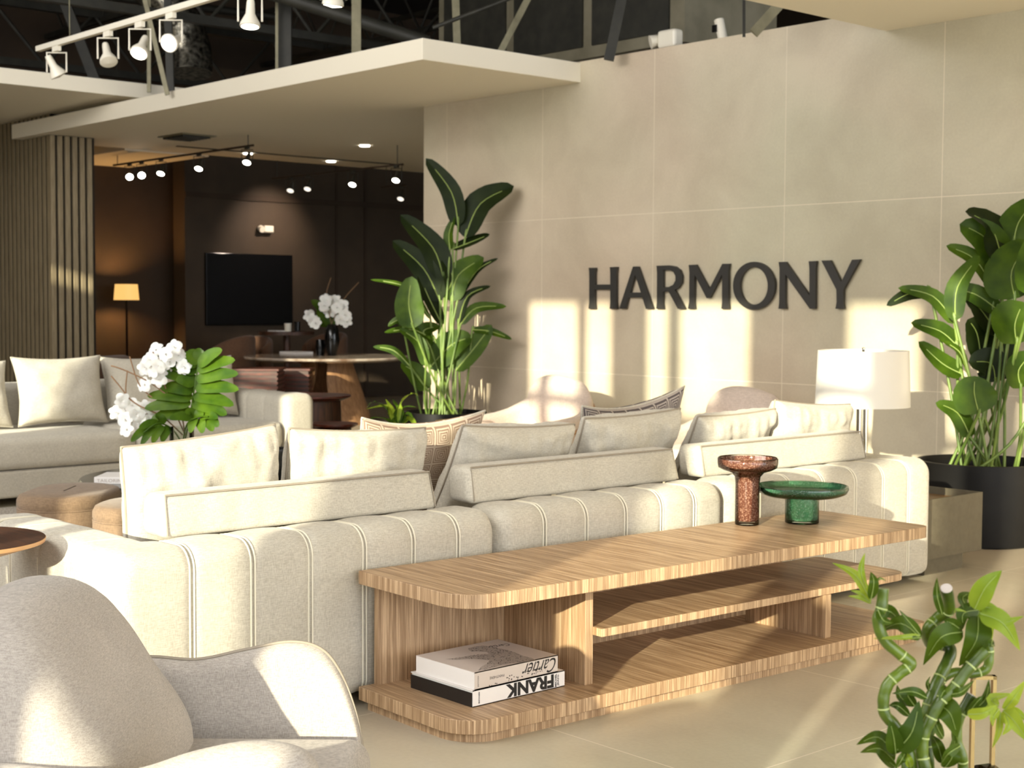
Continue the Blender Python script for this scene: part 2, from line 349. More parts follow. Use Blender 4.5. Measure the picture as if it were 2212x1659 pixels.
def dup(root, loc, rz, label=None, group=None):
    r = root.copy(); COL.objects.link(r); r.location = loc; r.rotation_euler = (0, 0, rz)
    if label: r['label'] = label
    if group: r['group'] = group
    for ch in list(root.children):
        c = ch.copy(); COL.objects.link(c); c.parent = r
        for g in ch.children:
            d = g.copy(); COL.objects.link(d); d.parent = c
    return r
def smooth_path(P, n=6):
    P = [Vector(p) for p in P]; out = []
    for i in range(len(P)-1):
        a = P[max(i-1, 0)]; b = P[i]; c = P[i+1]; d = P[min(i+2, len(P)-1)]
        for k in range(n):
            t = k/n
            out.append(.5*((2*b)+(c-a)*t+(2*a-5*b+4*c-d)*t*t+(3*b-a-3*c+d)*t**3))
    out.append(P[-1]); return out
def text_mb(txt, size, ext=0, bold=0, shear=0, sx=1):
    """letters as a mesh in the xy plane, starting at 0,0; returns builder and its width and height"""
    cu = bpy.data.curves.new('lettering', 'FONT'); cu.body = txt; cu.size = size; cu.extrude = ext; cu.offset = bold; cu.shear = shear; cu.resolution_u = 4
    o = bpy.data.objects.new('lettering', cu); COL.objects.link(o)
    dg = bpy.context.evaluated_depsgraph_get(); me = bpy.data.meshes.new_from_object(o.evaluated_get(dg))
    mb = MB(); mb.v = [Vector((v.co.x*sx, v.co.y, v.co.z)) for v in me.vertices]; mb.f = [tuple(p.vertices) for p in me.polygons]
    bpy.data.objects.remove(o); bpy.data.curves.remove(cu); bpy.data.meshes.remove(me)
    xs = [v.x for v in mb.v]; ys = [v.y for v in mb.v]
    x0, y0 = min(xs), min(ys)
    for v in mb.v: v.x -= x0; v.y -= y0
    return mb, max(xs)-x0, max(ys)-y0
def frame(o, x, y, z=None):
    x = Vector(x).normalized(); y = Vector(y).normalized(); z = x.cross(y)
    M = Matrix((x, y, z)).transposed().to_4x4(); M.translation = Vector(o); return M
def xf(mb, M):
    mb.v = [M @ v for v in mb.v]; return mb
# ------------------------------------------------------------------ the room
WY = 8.1
struct('floor', MB().box((-19, -2.6, -.1), (5.5, 15, 0)), floort)
ZT = 3.235; ZB = 3.074
struct('wall_north', MB().box((-10.25, WY, 0), (5.5, WY+.18, ZT)), wallt)
struct('wall_west', MB().box((-17.7, 2, 0), (-17.5, 15, 6)), brownp)
struct('wall_far', MB().box((-19, 14.8, 0), (5.5, 15, 6)), dark)
struct('wall_southwest', MB().box((-19, -2.6, 0), (-18.8, 15, 6)), dark)
struct('ceiling', MB().box((-19, -2.7, 5.6), (5.5, 15, 5.8)), plen)
# television partition
tvX = -17.0
yc = onx(400, 600, tvX).y
struct('wall_partition', MB().box((tvX-.3, yc, 0), (tvX, 14.8, 4.4)), dark)
struct('trim_1', MB().box((tvX, yc, onx(640, 433, tvX).z-.04), (tvX+.03, 14.8, onx(640, 433, tvX).z+.03)), brownp)
for i, px in enumerate((726, 788)):
    y_ = onx(px, 500, tvX).y; struct('trim_%d' % (i+2), MB().box((tvX, y_-.02, 0), (tvX+.02, y_+.02, 4.4)), brownp)
# hanging ceiling slabs
sl1 = MB().prism([(-15.35, 6.53), (-8.28, 6.53), (-8.28, WY), (-10.25, WY), (-10.25, 14.8), (-15.45, 14.8)], ZB, 3.226)
struct('ceiling_slab', sl1, white, bevel=.004)
struct('ceiling_slab', MB().box((-5.5, 2.2, 3.10), (5.4, WY, 3.25)), white, bevel=.004)
struct('ceiling_slab', MB().box((-18.7, 2.0, 3.29), (-12.92, 7.9, 3.43)), white, bevel=.004)
struct('ceiling_slab', MB().box((-18.7, 7.92, 3.07), (-15.5, 9.0, 3.2)), white)
# unseen south facade, its window openings shaped to set the sun patches
FY = -2.5
OP = [(-10.43, -9.9), (-8.1, -6.55), (-5.42, -4.98), (-4.75, -4.45), (-3.97, -3.37), (-3.31, -3.0), (-2.66, -2.42), (-2.33, -1.65), (-.86, -.28), (-.12, .15), (.38, .62), (1.0, 2.2), (2.4, 3.6), (3.8, 5.0)]
SILL = 1.37; HEAD = 3.965
fm = MB(); fm.box((-19, FY-.12, 0), (5.5, FY, SILL)); fm.box((-19, FY-.12, HEAD), (5.5, FY, 5.6))
last = -19
for a, b in OP:
    fm.box((last, FY-.12, SILL), (a, FY, HEAD)); last = b
fm.box((OP[0][0], FY-.12, SILL), (OP[0][1], FY, 3.78))  # infill added so only a thin strip of sun reaches the column
fm.box((-.12, FY-.12, SILL), (.06, FY, 1.95))  # block added to keep sun off the floor by the console
fm.box((last, FY-.12, SILL), (5.5, FY, HEAD))
struct('wall_south', fm, facade)
for i, (a, b) in enumerate(OP):
    struct('window_%d' % (i+1), MB().box((a, FY-.09, 3.045), (b, FY-.03, 3.12)), alum)
# slatted corner column
t = thing('slatted_column', 'corner column clad in vertical beige timber slats, behind the far sofa at the left', 'column', (-15.4, 7.0, 0))
CX, CY = -14.62, 6.62
obj('core', MB().box((-18.6, CY+.03, 0), (CX-.03, 7.13, 3.29)), slatback, t)
sm = MB(); y = CY+.01
while y < 7.12: sm.box((CX-.03, y, 0), (CX, min(y+.052, 7.13), 3.07)); y += .082
obj('slats', sm, slatm, t, bevel=.004, label='wide beige slats on the right face of the column')
sm = MB(); x = CX-.05
while x > -18.5: sm.box((x-.07, CY+.022, 0), (x, CY+.03, 3.29)); x -= .11
obj('slats', sm, slatm, t, label='narrow looking beige slats on the front face of the column')
# slab fittings
def disc(c, r, z, th=.01, n=24): return MB().lathe([(r, 0), (r, -th)], n, (c[0], c[1], z))
for i, (px, py) in enumerate(((536, 331), (715, 348), (788, 314))):
    c = onz(px, py, ZB); o = obj('downlight', disc(c, .055, ZB-.001), bulb)
    tag(o, ('small round glowing downlight in the slab, left one on the dark slot', 'small round glowing downlight in the slab, right one on the dark slot', 'small round glowing downlight in the slab in front of the slot')[i], 'downlight', 'downlights in the ceiling slab')
c = onz(404, 294, ZB)
t = thing('air_vent', 'square grey louvred air vent in the white ceiling slab', 'vent', (c.x, c.y, ZB), math.radians(0))
obj('frame', MB().box((-.26, -.2, -.012), (.26, .2, -.001)), steel, t, world=False)
lm = MB()
for k in range(7): lm.box((-.22+k*.065, -.16, -.03), (-.19+k*.065, .16, -.012))
obj('louvres', lm, steeld, t, world=False)
a = onz(382, 315, ZB); b = onz(850, 358, ZB)
tag(obj('slot_diffuser', MB().box((a.x-.03, a.y, ZB-.008), (a.x+.03, b.y, ZB-.001)), steeld), 'long thin dark slot diffuser in the ceiling slab', 'diffuser')
# ------------------------------------------------------------------ plenum steelwork
def strut(p0, p1, d0, wpx, m, label, name='steel_strut', d1=None, flat=False):
    a = dp(*p0, d0); b = dp(*p1, d1 or d0); r = wpx/2*d0/FPX
    if name != 'ceiling_pipe': a = b+(a-b)*((5.56-b.z)/(a.z-b.z))
    M = MB()
    if flat:
        t_ = (b-a).normalized(); s_ = t_.cross(FW).normalized()*r; n_ = t_.cross(s_).normalized()*r*.5
        v = [a-s_-n_, a+s_-n_, a+s_+n_, a-s_+n_, b-s_-n_, b+s_-n_, b+s_+n_, b-s_+n_]
        M.add(v, [(0, 1, 2, 3), (4, 5, 6, 7), (0, 1, 5, 4), (1, 2, 6, 5), (2, 3, 7, 6), (3, 0, 4, 7)])
    else: M.tube([a, b], r, 12)
    return tag(obj(name, M, m, smooth=None if flat else 40), label, 'steelwork' if name != 'ceiling_pipe' else 'pipe')
strut((613, -60), (613, 165), 13, 34, steeld, 'wide dark green steel post standing behind the middle of the slab edge', 'steel_post', flat=True)
strut((598, -60), (598, 165), 12.9, 6, steel, 'thin light steel flange along the left of the dark green post', 'steel_post', flat=True)
strut((770, -60), (770, 150), 12, 20, steel, 'light grey steel post between the dark green post and the slab corner', 'steel_post', flat=True)
strut((982, -60), (988, 110), 12.6, 16, steel, 'pale steel post just right of the slab corner', 'steel_post', flat=True)
strut((299, -60), (362, 205), 13, 10, steel, 'pale slanting steel strut behind the front track light', flat=True)
strut((360, -60), (369, 205), 13.4, 16, steeld, 'grey steel strut leaning beside the pale slanting one', flat=True)
strut((322, 60), (322, 200), 14, 8, steel, 'thin vertical steel rod behind the slanting strut', flat=True)
strut((115, -60), (212, 190), 15, 22, steeld, 'dark slanting steel brace behind the far left track head', flat=True)
strut((1160, -40), (1078, 118), 12.4, 14, steel, 'pale punched steel brace rising right from behind the slab', flat=True)
strut((1355, -60), (1315, 130), 11, 22, steeld, 'dark steel brace left of the emergency light', flat=True)
strut((1720, -30), (1628, 72), 9.6, 22, steel, 'pale steel brace right of the wall camera', flat=True)
strut((1607, 10), (1607, 80), 10, 6, steeld, 'slim vertical rod above the tiled wall', flat=True)
strut((490, -45), (925, 92), 12.5, 30, steeld, 'thick grey pipe running above the slab towards its corner', 'ceiling_pipe')
strut((60, -30), (620, 40), 16.5, 18, steeld, 'dark pipe crossing high behind the track light', 'ceiling_pipe')
strut((935, 60), (1250, -60), 11.6, 9, steeld, 'thin dark pipe climbing right above the slab corner', 'ceiling_pipe')
for i, (z_, y0) in enumerate(((5.3, 4.9), (5.3, 7.9), (5.3, 11.0), (5.3, 12.6))):
    t = thing('bar_joist', ('zigzag roof joist nearest, high above the far sofa', 'zigzag roof joist second from the front under the roof', 'zigzag roof joist third from the front under the roof', 'zigzag roof joist deepest under the dark roof')[i], 'roof joist', (-12, y0, 4.7))
    for nm, zz in (('top_chord', z_), ('bottom_chord', z_-.7)): obj(nm, MB().box((-18.5, y0-.03, zz-.03), (-2, y0+.03, zz+.03)), steeld, t)
    wb = MB(); P = [Vector((-18.5+k*.5, y0, z_-(.7 if k % 2 else 0))) for k in range(34)]
    for k in range(33): wb.tube([P[k], P[k+1]], .016, 5)
    obj('web', wb, steeld, t)
for i, x_ in enumerate((-16, -12.4)):
    t = thing('roof_girder', ('deep latticed girder under the roof, left one', 'deep latticed girder under the roof, right one')[i], 'roof girder', (x_, 8, 4.1))
    for nm, zz in (('top_chord', 4.65), ('bottom_chord', 4.0)): obj(nm, MB().box((x_-.04, 3, zz-.04), (x_+.04, 14.7, zz+.04)), steeld, t)
    wb = MB(); P = [Vector((x_, 3+k*.6, 4.65-(.65 if k % 2 else 0))) for k in range(20)]
    for k in range(19): wb.tube([P[k], P[k+1]], .02, 5)
    obj('web', wb, steeld, t)
a = dp(405, 95, 14.7)
tag(obj('flexible_duct', MB().tube(smooth_path([a+Vector((-.5, -.6, .9)), a+Vector((-.1, -.2, .45)), a, a+Vector((.05, 0, -.3))]), .22, 16), foil, smooth=60), 'crumpled silver flexible duct hanging above the slab', 'duct')
a = dp(1190, 30, 13.2)
t = thing('air_handler', 'grey sheet metal air handler hanging behind the slab corner', 'air handler', tuple(a))
obj('casing', MB().box((a.x-1.6, a.y, a.z-.45), (a.x+1.6, a.y+1.2, a.z+1.2)), duct, t)
for k in range(3): obj('panel', MB().box((a.x-1.5+k*1.02, a.y-.02, a.z-.35), (a.x-.6+k*1.02, a.y, a.z+.9)), steeld, t)
# emergency light and camera on the wall top
a = ony(1447, 88, WY+.08); z0 = ZT
t = thing('emergency_light', 'cream two-lamp emergency light standing on top of the tiled wall', 'emergency light', (a.x, WY+.08, z0))
obj('housing', MB().box((a.x-.075, WY+.02, z0+.004), (a.x+.10, WY+.12, z0+.135)), whitep, t, bevel=.02)
for dx, nm in ((-.13, -1),):
    o = Vector((a.x+dx, WY+.05, z0+.075)); obj('lamp_head', MB().tube([o+Vector((.05, .05, .01)), o+Vector((-.01, -.03, -.015))], [.035, .052], 14), whitep, t, smooth=40)
a = ony(1563, 66, WY+.08)
t = thing('wall_camera', 'small white tube camera on top of the tiled wall', 'camera', (a.x, WY+.08, z0))
obj('body', MB().tube([(a.x+.02, WY+.05, z0), (a.x-.02, WY+.05, z0+.14)], .035, 14), whitep, t, smooth=40)
obj('lens', MB().box((a.x-.045, WY+.005, z0+.05), (a.x-.005, WY+.02, z0+.1)), blackm, t)
# ------------------------------------------------------------------ track lights
def head(p, aim, lit, label, group, s=1, m=whitep, drop=.2):
    p = Vector(p); t = thing('track_spotlight', label, 'spotlight', tuple(p), 0, group)
    aim = Vector(aim).normalized(); c = p+Vector((0, 0, -drop*s))
    obj('adapter', MB().box((p.x-.05*s, p.y-.015*s, p.z-.04*s), (p.x+.05*s, p.y+.015*s, p.z)), m, t)
    r = .068*s; yk = RT*r*1.12
    obj('yoke', MB().tube([c-yk, p-yk+Vector((0, 0, -.05*s)), p+yk+Vector((0, 0, -.05*s)), c+yk], .007*s, 6), m, t)
    rows = [(.022, -.14), (.026, -.12), (.03, -.05), (.062, .01), (.065, .03), (.058, .034)]
    q = aim.to_track_quat('Z', 'Y').to_matrix().to_4x4(); q.translation = c
    b = MB(); b.lathe([(r_*s, z_*s) for r_, z_ in rows], 20); obj('lamp', xf(b, q), m, t, smooth=35)
    b = MB(); b.lathe([(.055*s, .035*s), (.001, .045*s)], 20); obj('lamp_face', xf(b, q), bulb if lit == 2 else bulbd if lit else m, t)
    return t
TZ = 3.35
ta = onz(82, 106, TZ); tb = onz(480, 0, TZ)
t = thing('light_track', 'long white light track hanging at the top left', 'light track', (ta.x, ta.y, TZ))
obj('rail', MB().box((ta.x, ta.y-.02, TZ-.02), (ta.x+6.2, ta.y+.02, TZ+.02)), whitep, t)
sp_ = onz(145, 85, TZ); obj('hanger_wire', MB().tube([(sp_.x, ta.y, TZ), (sp_.x, ta.y, 5.6)], .004, 5), steel, t)
hd = [(122, 96, (.1, .5, -.9), 0, 'left end white track head, unlit, facing down'), (233, 66, (.5, -.1, -.8), 0, 'second white track head from the left, unlit, tilted right'), (302, 48, (.3, -.4, -.6), 2, 'lit white track head tilted towards the camera, third from the left'), (369, 30, (.45, -.75, -.35), 2, 'brightest white track head, fourth from the left with a round glowing face'), (540, -18, (.1, -.1, -1), 2, 'white track head pointing down, cut by the top of the picture'), (720, -50, (-.2, 0, -1), 2, 'last white track head, only its tip at the top of the picture')]
for px, py, aim, lit, lb in hd:
    p = ony(px, py, ta.y); head((p.x, ta.y, TZ-.02), aim, lit, lb, 'white heads on the front light track')
def farrail(pts, zr, label, heads):
    ps = [onz(px, py, zr-.16) for px, py, _, _ in heads]
    y = sum(p.y for p in ps)/len(ps); ps = [ony(px, py, y) for px, py, _, _ in heads]; zz = sum(p.z for p in ps)/len(ps)+.17
    x0 = min(p.x for p in ps)-.4; x1 = max(p.x for p in ps)+.12
    t = thing('light_track', label, 'light track', ((x0+x1)/2, y, zz))
    obj('rail', MB().box((x0, y-.01, zz-.01), (x1, y+.01, zz+.01)), brownp, t)
    for xx in (x0+.1, x1-.1): obj('hanger_rod', MB().tube([(xx, y, zz), (xx, y, ZB if xx > -15.4 and y > 6.6 else 5.6)], .005, 5), steeld, t)
    for k, (p, (px, py, lit, lb)) in enumerate(zip(ps, heads)):
        full = k < 2 and len(heads) == 5
        head((p.x, y, zz), (CAM-p).normalized()*(.8 if full else .55)-RT*(0 if full else .2)+Vector((0, 0, -.4 if full else -.75)), lit, lb, 'small spotlights in the dark room', .75, steeld, .2)
farrail(None, 2.95, 'dark light track in the back room, left one', [(280, 384, 2, 'small lit spotlight farthest left in the dark room'), (306, 381, 2, 'small lit spotlight second from left in the dark room'), (348, 373, 2, 'small lit spotlight third from left in the dark room'), (430, 364, 2, 'small lit spotlight above the corner of the television wall'), (534, 354, 2, 'small lit spotlight hanging under the slab edge in the middle')])
farrail(None, 2.85, 'dark light track in the back room, right one', [(628, 410, 1, 'dim small spotlight above the right of the television'), (665, 408, 1, 'half lit small spotlight right of the dim one'), (762, 402, 2, 'lit small spotlight above the white flowers'), (856, 390, 2, 'lit small spotlight beside the end of the tiled wall')])
farrail(None, 2.8, 'short dark light track beside the tiled wall end', [(866, 430, 1, 'small unlit spotlight lowest beside the tiled wall')])
# ------------------------------------------------------------------ HARMONY letters, traced on the wall plane
def W2(x, y):
    p = ony(1250+x*.29385, 530+y*.29385, WY-.02); return (p.x, p.z)
def sampl(cx, cy, rx, ry, n=40): return [(cx+rx*math.cos(2*PI*k/n), cy+ry*math.sin(2*PI*k/n)) for k in range(n)]
LET = {
 'H': [[(80, 165), (130, 165), (124, 200), (124, 288), (238, 288), (238, 200), (235, 160), (288, 158), (282, 200), (281, 420), (286, 467), (234, 467), (238, 420), (238, 325), (123, 325), (123, 425), (128, 467), (78, 467), (83, 420), (84, 200)]],
 'A': [[(405, 156), (442, 155), (552, 467), (500, 467), (474, 384), (370, 384), (350, 467), (303, 467)], [(420, 215), (384, 346), (463, 346)]],
 'R': [[(578, 150), (670, 147), (715, 155), (748, 180), (765, 225), (762, 275), (740, 312), (712, 328), (787, 467), (735, 467), (667, 340), (626, 340), (624, 425), (629, 467), (575, 467), (581, 420), (582, 200)], [(626, 183), (626, 307), (668, 306), (700, 290), (717, 258), (717, 225), (703, 197), (678, 183)]],
 'M': [[(815, 144), (868, 142), (965, 322), (1062, 136), (1114, 135), (1106, 190), (1106, 420), (1112, 467), (1054, 467), (1060, 420), (1060, 213), (970, 388), (946, 388), (857, 215), (854, 425), (860, 467), (808, 467), (818, 420), (820, 195)]],
 'O': [sampl(1294, 297, 154, 176), sampl(1294, 298, 102, 138)],
 'N': [[(1476, 123), (1527, 121), (1702, 372), (1702, 170), (1697, 117), (1754, 115), (1747, 170), (1745, 467), (1705, 467), (1524, 212), (1524, 420), (1530, 467), (1474, 467), (1480, 420), (1483, 170)]],
 'Y': [[(1790, 112), (1856, 110), (1935, 270), (2015, 106), (2075, 103), (1952, 325), (1950, 420), (1957, 467), (1893, 467), (1902, 420), (1900, 325)]]}
names = 'first letter of the wall sign,second letter of the wall sign,third letter of the wall sign,fourth letter of the wall sign,fifth letter of the wall sign,sixth letter of the wall sign,last letter of the wall sign'.split(',')
for (ch, loops), lab in zip(LET.items(), names):
    bm = bmesh.new(); edges = []
    for lp in loops:
        vs_ = [bm.verts.new((W2(*p)[0], WY-.03, W2(*p)[1])) for p in lp]
        edges += [bm.edges.new((vs_[i], vs_[(i+1) % len(vs_)])) for i in range(len(vs_))]
    bmesh.ops.triangle_fill(bm, use_beauty=True, edges=edges)
    g = bmesh.ops.extrude_face_region(bm, geom=bm.faces[:]); bmesh.ops.translate(bm, verts=[v for v in g['geom'] if isinstance(v, bmesh.types.BMVert)], vec=(0, .022, 0))
    M = MB(); bm.verts.index_update(); M.v = [v.co.copy() for v in bm.verts]; M.f = [tuple(v.index for v in f.verts) for f in bm.faces]; bm.free()
    tag(obj('sign_letter', M, letterm), 'dark grey metal letter %s, %s' % (ch, lab), 'letter', 'letters of the wall sign')
# ------------------------------------------------------------------ near sofa
def rprof(w_, h_, r, seg=6):
    return rrect(w_, h_, (r*.6, r*.6, r, r), seg)
def channel(a0, a1, c0, c1, z0, z1, seams, along='y', r=.07, re=.06):
    """upholstered block running from a0 to a1, c0..c1 wide, with stitched channels at seams"""
    S = set([a0, a1]); n = int((a1-a0)/.018)
    A = [a0+re*(1-math.cos(k/6*PI/2)) for k in range(7)]+[a1-re*(1-math.cos(k/6*PI/2)) for k in range(7)]
    A += [a0+re+(a1-a0-2*re)*k/n for k in range(1, n)]
    for s in seams: A += [s-.006, s, s+.006]
    A = sorted(A); rows = []
    w_ = c1-c0; h_ = z1-z0; base = rprof(w_, h_, r); cx, cz = w_/2, h_/2
    bd = [a0]+list(seams)+[a1]
    for a in A:
        d = min(a-a0, a1-a); ins = 0 if d >= re else re-math.sqrt(max(0, re*re-(re-d)**2))
        for s in seams:
            if abs(a-s) < .03: ins += .006*math.exp(-((a-s)/.011)**2)
        k = max(i for i, b in enumerate(bd) if b <= a+1e-9); k = min(k, len(bd)-2)
        u = (a-bd[k])/(bd[k+1]-bd[k]); ins -= .007*math.sin(PI*max(0, min(1, u)))**.6
        row = []
        for (x, z) in base:
            x2 = cx+(x-cx)*(1-ins/cx); z2 = cz+(z-cz)*(1-ins/cz)
            wob = .0025*noise.noise(Vector((a*7, x*9, z*9)))
            p = (c0+x2+wob, a, z0+z2+wob) if along == 'y' else (a, c0+x2+wob, z0+z2+wob)
            row.append(p)
        rows.append(row)
    M = MB(); M.grid(rows, False, True); k = len(base)
    M.f.append(tuple(range(k))[::-1]); M.f.append(tuple((len(rows)-1)*k+j for j in range(k)))
    return M
def seam_mb(s, c0, c1, z0, z1, along='y', r=.07, side=(1, 1)):
    M = MB(); base = rprof(c1-c0, z1-z0, r)
    for off in (-.0075, .0075):
        P = []
        for (x, z) in base: P.append((c0+x, s+off, z0+z) if along == 'y' else (s+off, c0+x, z0+z))
        M.tube(P, .0033, 6, closed=True)
    return M
SX0, SX1 = -4.20, -3.965; SZ0, SZ1 = .04, .60
def sofa_module(label, y0, y1, seams, arm=None):
    t = thing('sofa_module', label, 'sofa', (-4.5, (y0+y1)/2, 0), 0, 'modules of the near sofa')
    obj('back', channel(y0+.004, y1-.004, SX0, SX1, SZ0, SZ1, seams), fab, t, smooth=50)
    for s in seams: obj('piping', seam_mb(s, SX0, SX1, SZ0, SZ1), pipem, t, smooth=60)
    ya, yb = y0, y1
    if arm:
        a0, a1, b0, b1, ss = arm
        obj('arm', channel(a0, a1, b0, b1, SZ0, SZ1, ss, 'x'), fab, t, smooth=50)
        for s in ss: obj('piping', seam_mb(s, b0, b1, SZ0, SZ1, 'x'), pipem, t, smooth=60)
        if b0 < (y0+y1)/2: ya = b1
        else: yb = b0
    obj('base', MB().box((-4.98, ya+.01, .05), (SX0, yb-.01, .27)), fab, t, bevel=.02)
    obj('seat_cushion', MB().box((-5.0, ya+.008, .275), (SX0-.005, yb-.008, .43)), fab2, t, bevel=.035, seg=4, smooth=40)
    for fx in (-4.85, -4.1):
        for fy in (y0+.15, y1-.15): obj('foot', MB().box((fx-.03, fy-.03, 0), (fx+.03, fy+.03, .055)), blackm, t)
    return t
sofa_module('near end module of the cream channelled sofa, with the big sunlit corner', 1.975, 3.485, [2.235, 2.451, 2.667, 2.884, 3.09, 3.29], (-5.05, -3.99, 1.977, 2.215, [-4.26, -4.48, -4.70, -4.9]))
sofa_module('middle module of the cream channelled sofa, behind the left half of the oak console', 3.485, 4.75, [3.709, 3.927, 4.144, 4.352, 4.552])
sofa_module('far end module of the cream channelled sofa, behind the two glass vases', 4.75, 6.317, [4.97, 5.19, 5.43, 5.669, 5.892, 6.105], (-5.05, -3.99, 6.075, 6.315, [-4.26, -4.48, -4.70, -4.9]))
def bolster(label, y0, y1):
    t = thing('bolster_cushion', label, 'bolster', (-4.24, (y0+y1)/2, SZ1), 0, 'bolsters on the back of the near sofa')
    n = 40; rows = []; P = rrect(.135, .137, (.02, .02, .022, .045), 5)
    A = [y0+.03*(1-math.cos(k/5*PI/2)) for k in range(6)]; A += [y0+.03+(y1-y0-.06)*k/n for k in range(1, n)]; A += [y1-.03*(1-math.cos((5-k)/5*PI/2)) for k in range(6)]
    for a in A:
        d = min(a-y0, y1-a); ins = 0 if d > .03 else .03-math.sqrt(max(0, .03**2-(.03-d)**2)); s = 1-ins/.08
        row = []
        for (x, z) in P:
            x2 = .0675+(x-.0675)*s; z2 = .0675+(z-.0675)*s
            wr = .005*math.sin(a*70+3*math.sin(a*9))*max(0, math.sin(PI*min(1, z/.137)))*(.5+noise.noise(Vector((a*5, 1, 2))))
            row.append((-4.305+x2+(.135-z2)*.22+wr, a+(z2-.07)*.1*(1 if a > (y0+y1)/2 else -1)*-1, SZ1+.003+z2+wr))
        rows.append(row)
    M = MB(); M.grid(rows, False, True); k = len(P); M.f.append(tuple(range(k))[::-1]); M.f.append(tuple((len(rows)-1)*k+j for j in range(k)))
    obj('body', M, fab, t, smooth=60)
    # piping along the upper rear edge and round the ends
    zt = SZ1+.132
    obj('piping', MB().tube([(-4.142, y0+.016, SZ1+.012), (-4.171, y0+.022, zt+.004), (-4.171, y1-.022, zt+.004), (-4.142, y1-.016, SZ1+.012)], .0035, 6), pipeg, t, smooth=60)
    return t
bolster('long cream bolster on the near end sofa module, half in sunlight', 2.235, 3.345)
bolster('long cream bolster in shade on the middle sofa module', 3.5, 4.66)
bolster('sunlit cream bolster on the far sofa module behind the brown vase', 4.80, 6.02)
def cushion(label, C, U, V, a, b, th, m, pipe, name='sofa_cushion', cat='cushion', group=None, seed=0, wr=1., pinch=.05, pleats=True, n=34, sag=0.0, ex=.42):
    """C centre, U width axis, V height axis, half sizes a, b, half thickness th"""
    C = Vector(C); U = Vector(U).normalized(); V = Vector(V).normalized(); Nn = U.cross(V).normalized()
    t = thing(name, label, cat, tuple(C-V*b), 0, group)
    def P(u, v, s):
        e = (1-abs(u)**3.0)*(1-abs(v)**3.0)
        x = a*u*(1-pinch*(1-v*v)); y = b*v*(1-pinch*(1-u*u))-sag*b*(1-u*u)*(v > 0)*v
        h = th*max(0, e)**ex
        q = Vector((u*2.5+seed, v*2.5, seed*3.1+s))
        wv = noise.noise(q)*.012*wr+noise.noise(q*2.7)*.005*wr
        if pleats and v > .1: wv += .0045*wr*math.sin(u*26+seed+2*noise.noise(Vector((u*4, seed, 0))))*((v-.1)/.9)**1.5*(1-v**12)
        return C+U*x+V*y+Nn*s*(h+wv*min(1, h/th*1.6))
    g = [-math.cos(PI*k/n) for k in range(n+1)]
    g = [.55*x+.45*(-1+2*k/n) for k, x in enumerate(g)]
    M = MB(); M.uv = []
    for s in (1, -1):
        M.grid([[P(u, v, s) for v in g] for u in g]); M.uv += [((u+1)/2*a/b if a > b else (u+1)/2, (v+1)/2) for u in g for v in g]
    bm = bmesh.new(); lay = bm.verts.layers.float_vector.new('u'); vv = [bm.verts.new(p) for p in M.v]
    for v_, q in zip(vv, M.uv): v_[lay] = (q[0], q[1], 0)
    for f in M.f: bm.faces.new([vv[i] for i in f])
    bmesh.ops.remove_doubles(bm, verts=bm.verts, dist=1e-5); bm.verts.index_update()
    M2 = MB(); M2.v = [v_.co.copy() for v_ in bm.verts]; M2.f = [tuple(v_.index for v_ in f.verts) for f in bm.faces]; M2.uv = [tuple(v_[lay][:2]) for v_ in bm.verts]; bm.free()
    obj('body', M2, m, t, smooth=180)
    loop = [P(u, -1, 1) for u in g]+[P(1, v, 1) for v in g[1:]]+[P(u, 1, 1) for u in g[::-1][1:]]+[P(-1, v, 1) for v in g[::-1][1:-1]]
    obj('piping', MB().tube(loop, .0045, 6, closed=True), pipe, t, smooth=60)
    return t
def sofa_cush(label, yl, yr, zl, zr, tilt, seed, xt=-4.4, m=None, th=.092, zb=.43, pipe=None, **k):
    """cushion standing on the near sofa seat, its top leaning on the bolster"""
    T = math.radians(tilt); top = Vector((xt, (yl+yr)/2, (zl+zr)/2-.012)); V = Vector((math.sin(T), 0, math.cos(T)))
    h = (top.z-zb)/math.cos(T)+.01
    U = Vector((0, yr-yl, (zr-zl))).normalized(); V = (V-U*V.dot(U)).normalized()
    return cushion(label, top-V*h/2, U, V, (yr-yl)/2+.001, h/2+.01, th, m or fab2, pipe or pipeg, seed=seed, ex=.42 if m else .3, wr=1. if m else 1.7, **k)
G = 'cream cushions on the near sofa'
sofa_cush('large sunlit cream cushion at the near end of the sofa, under the split leaf plant', 2.235, 2.825, .875, .92, 5, 1, xt=-4.42, group=G, pinch=.03)
sofa_cush('cream cushion second from the near end, its left part sunlit', 2.87, 3.485, .905, .875, 9, 2, group=G)
sofa_cush('shaded cream cushion leaning back just left of the middle, right of the tan patterned pillow', 3.67, 4.28, .875, .85, 27, 3, group=G)
sofa_cush('shaded cream cushion in front of the dark grey patterned pillow', 4.34, 4.94, .87, .885, 24, 4, group=G)
sofa_cush('sunlit cream cushion leaning back above the brown vase', 5.06, 5.62, .845, .855, 27, 5, group=G)
sofa_cush('sunlit cream cushion at the far end of the sofa, left of the table lamp', 5.62, 6.23, .895, .85, 8, 6, group=G)
sofa_cush('taupe greek key pillow behind the second and third cushions', 3.36, 3.99, .905, .905, 22, 7, xt=-4.64, m=greekm, th=.075, pipe=fab2, name='patterned_pillow', cat='pillow', group='greek key pillows', pleats=False, pinch=.1, sag=.08)
sofa_cush('dark grey greek key pillow with a raised right corner', 4.56, 5.24, .90, .965, 20, 8, xt=-4.64, m=greekd, th=.075, pipe=fab2, name='patterned_pillow', cat='pillow', group='greek key pillows', pleats=False, pinch=.1, sag=.1)
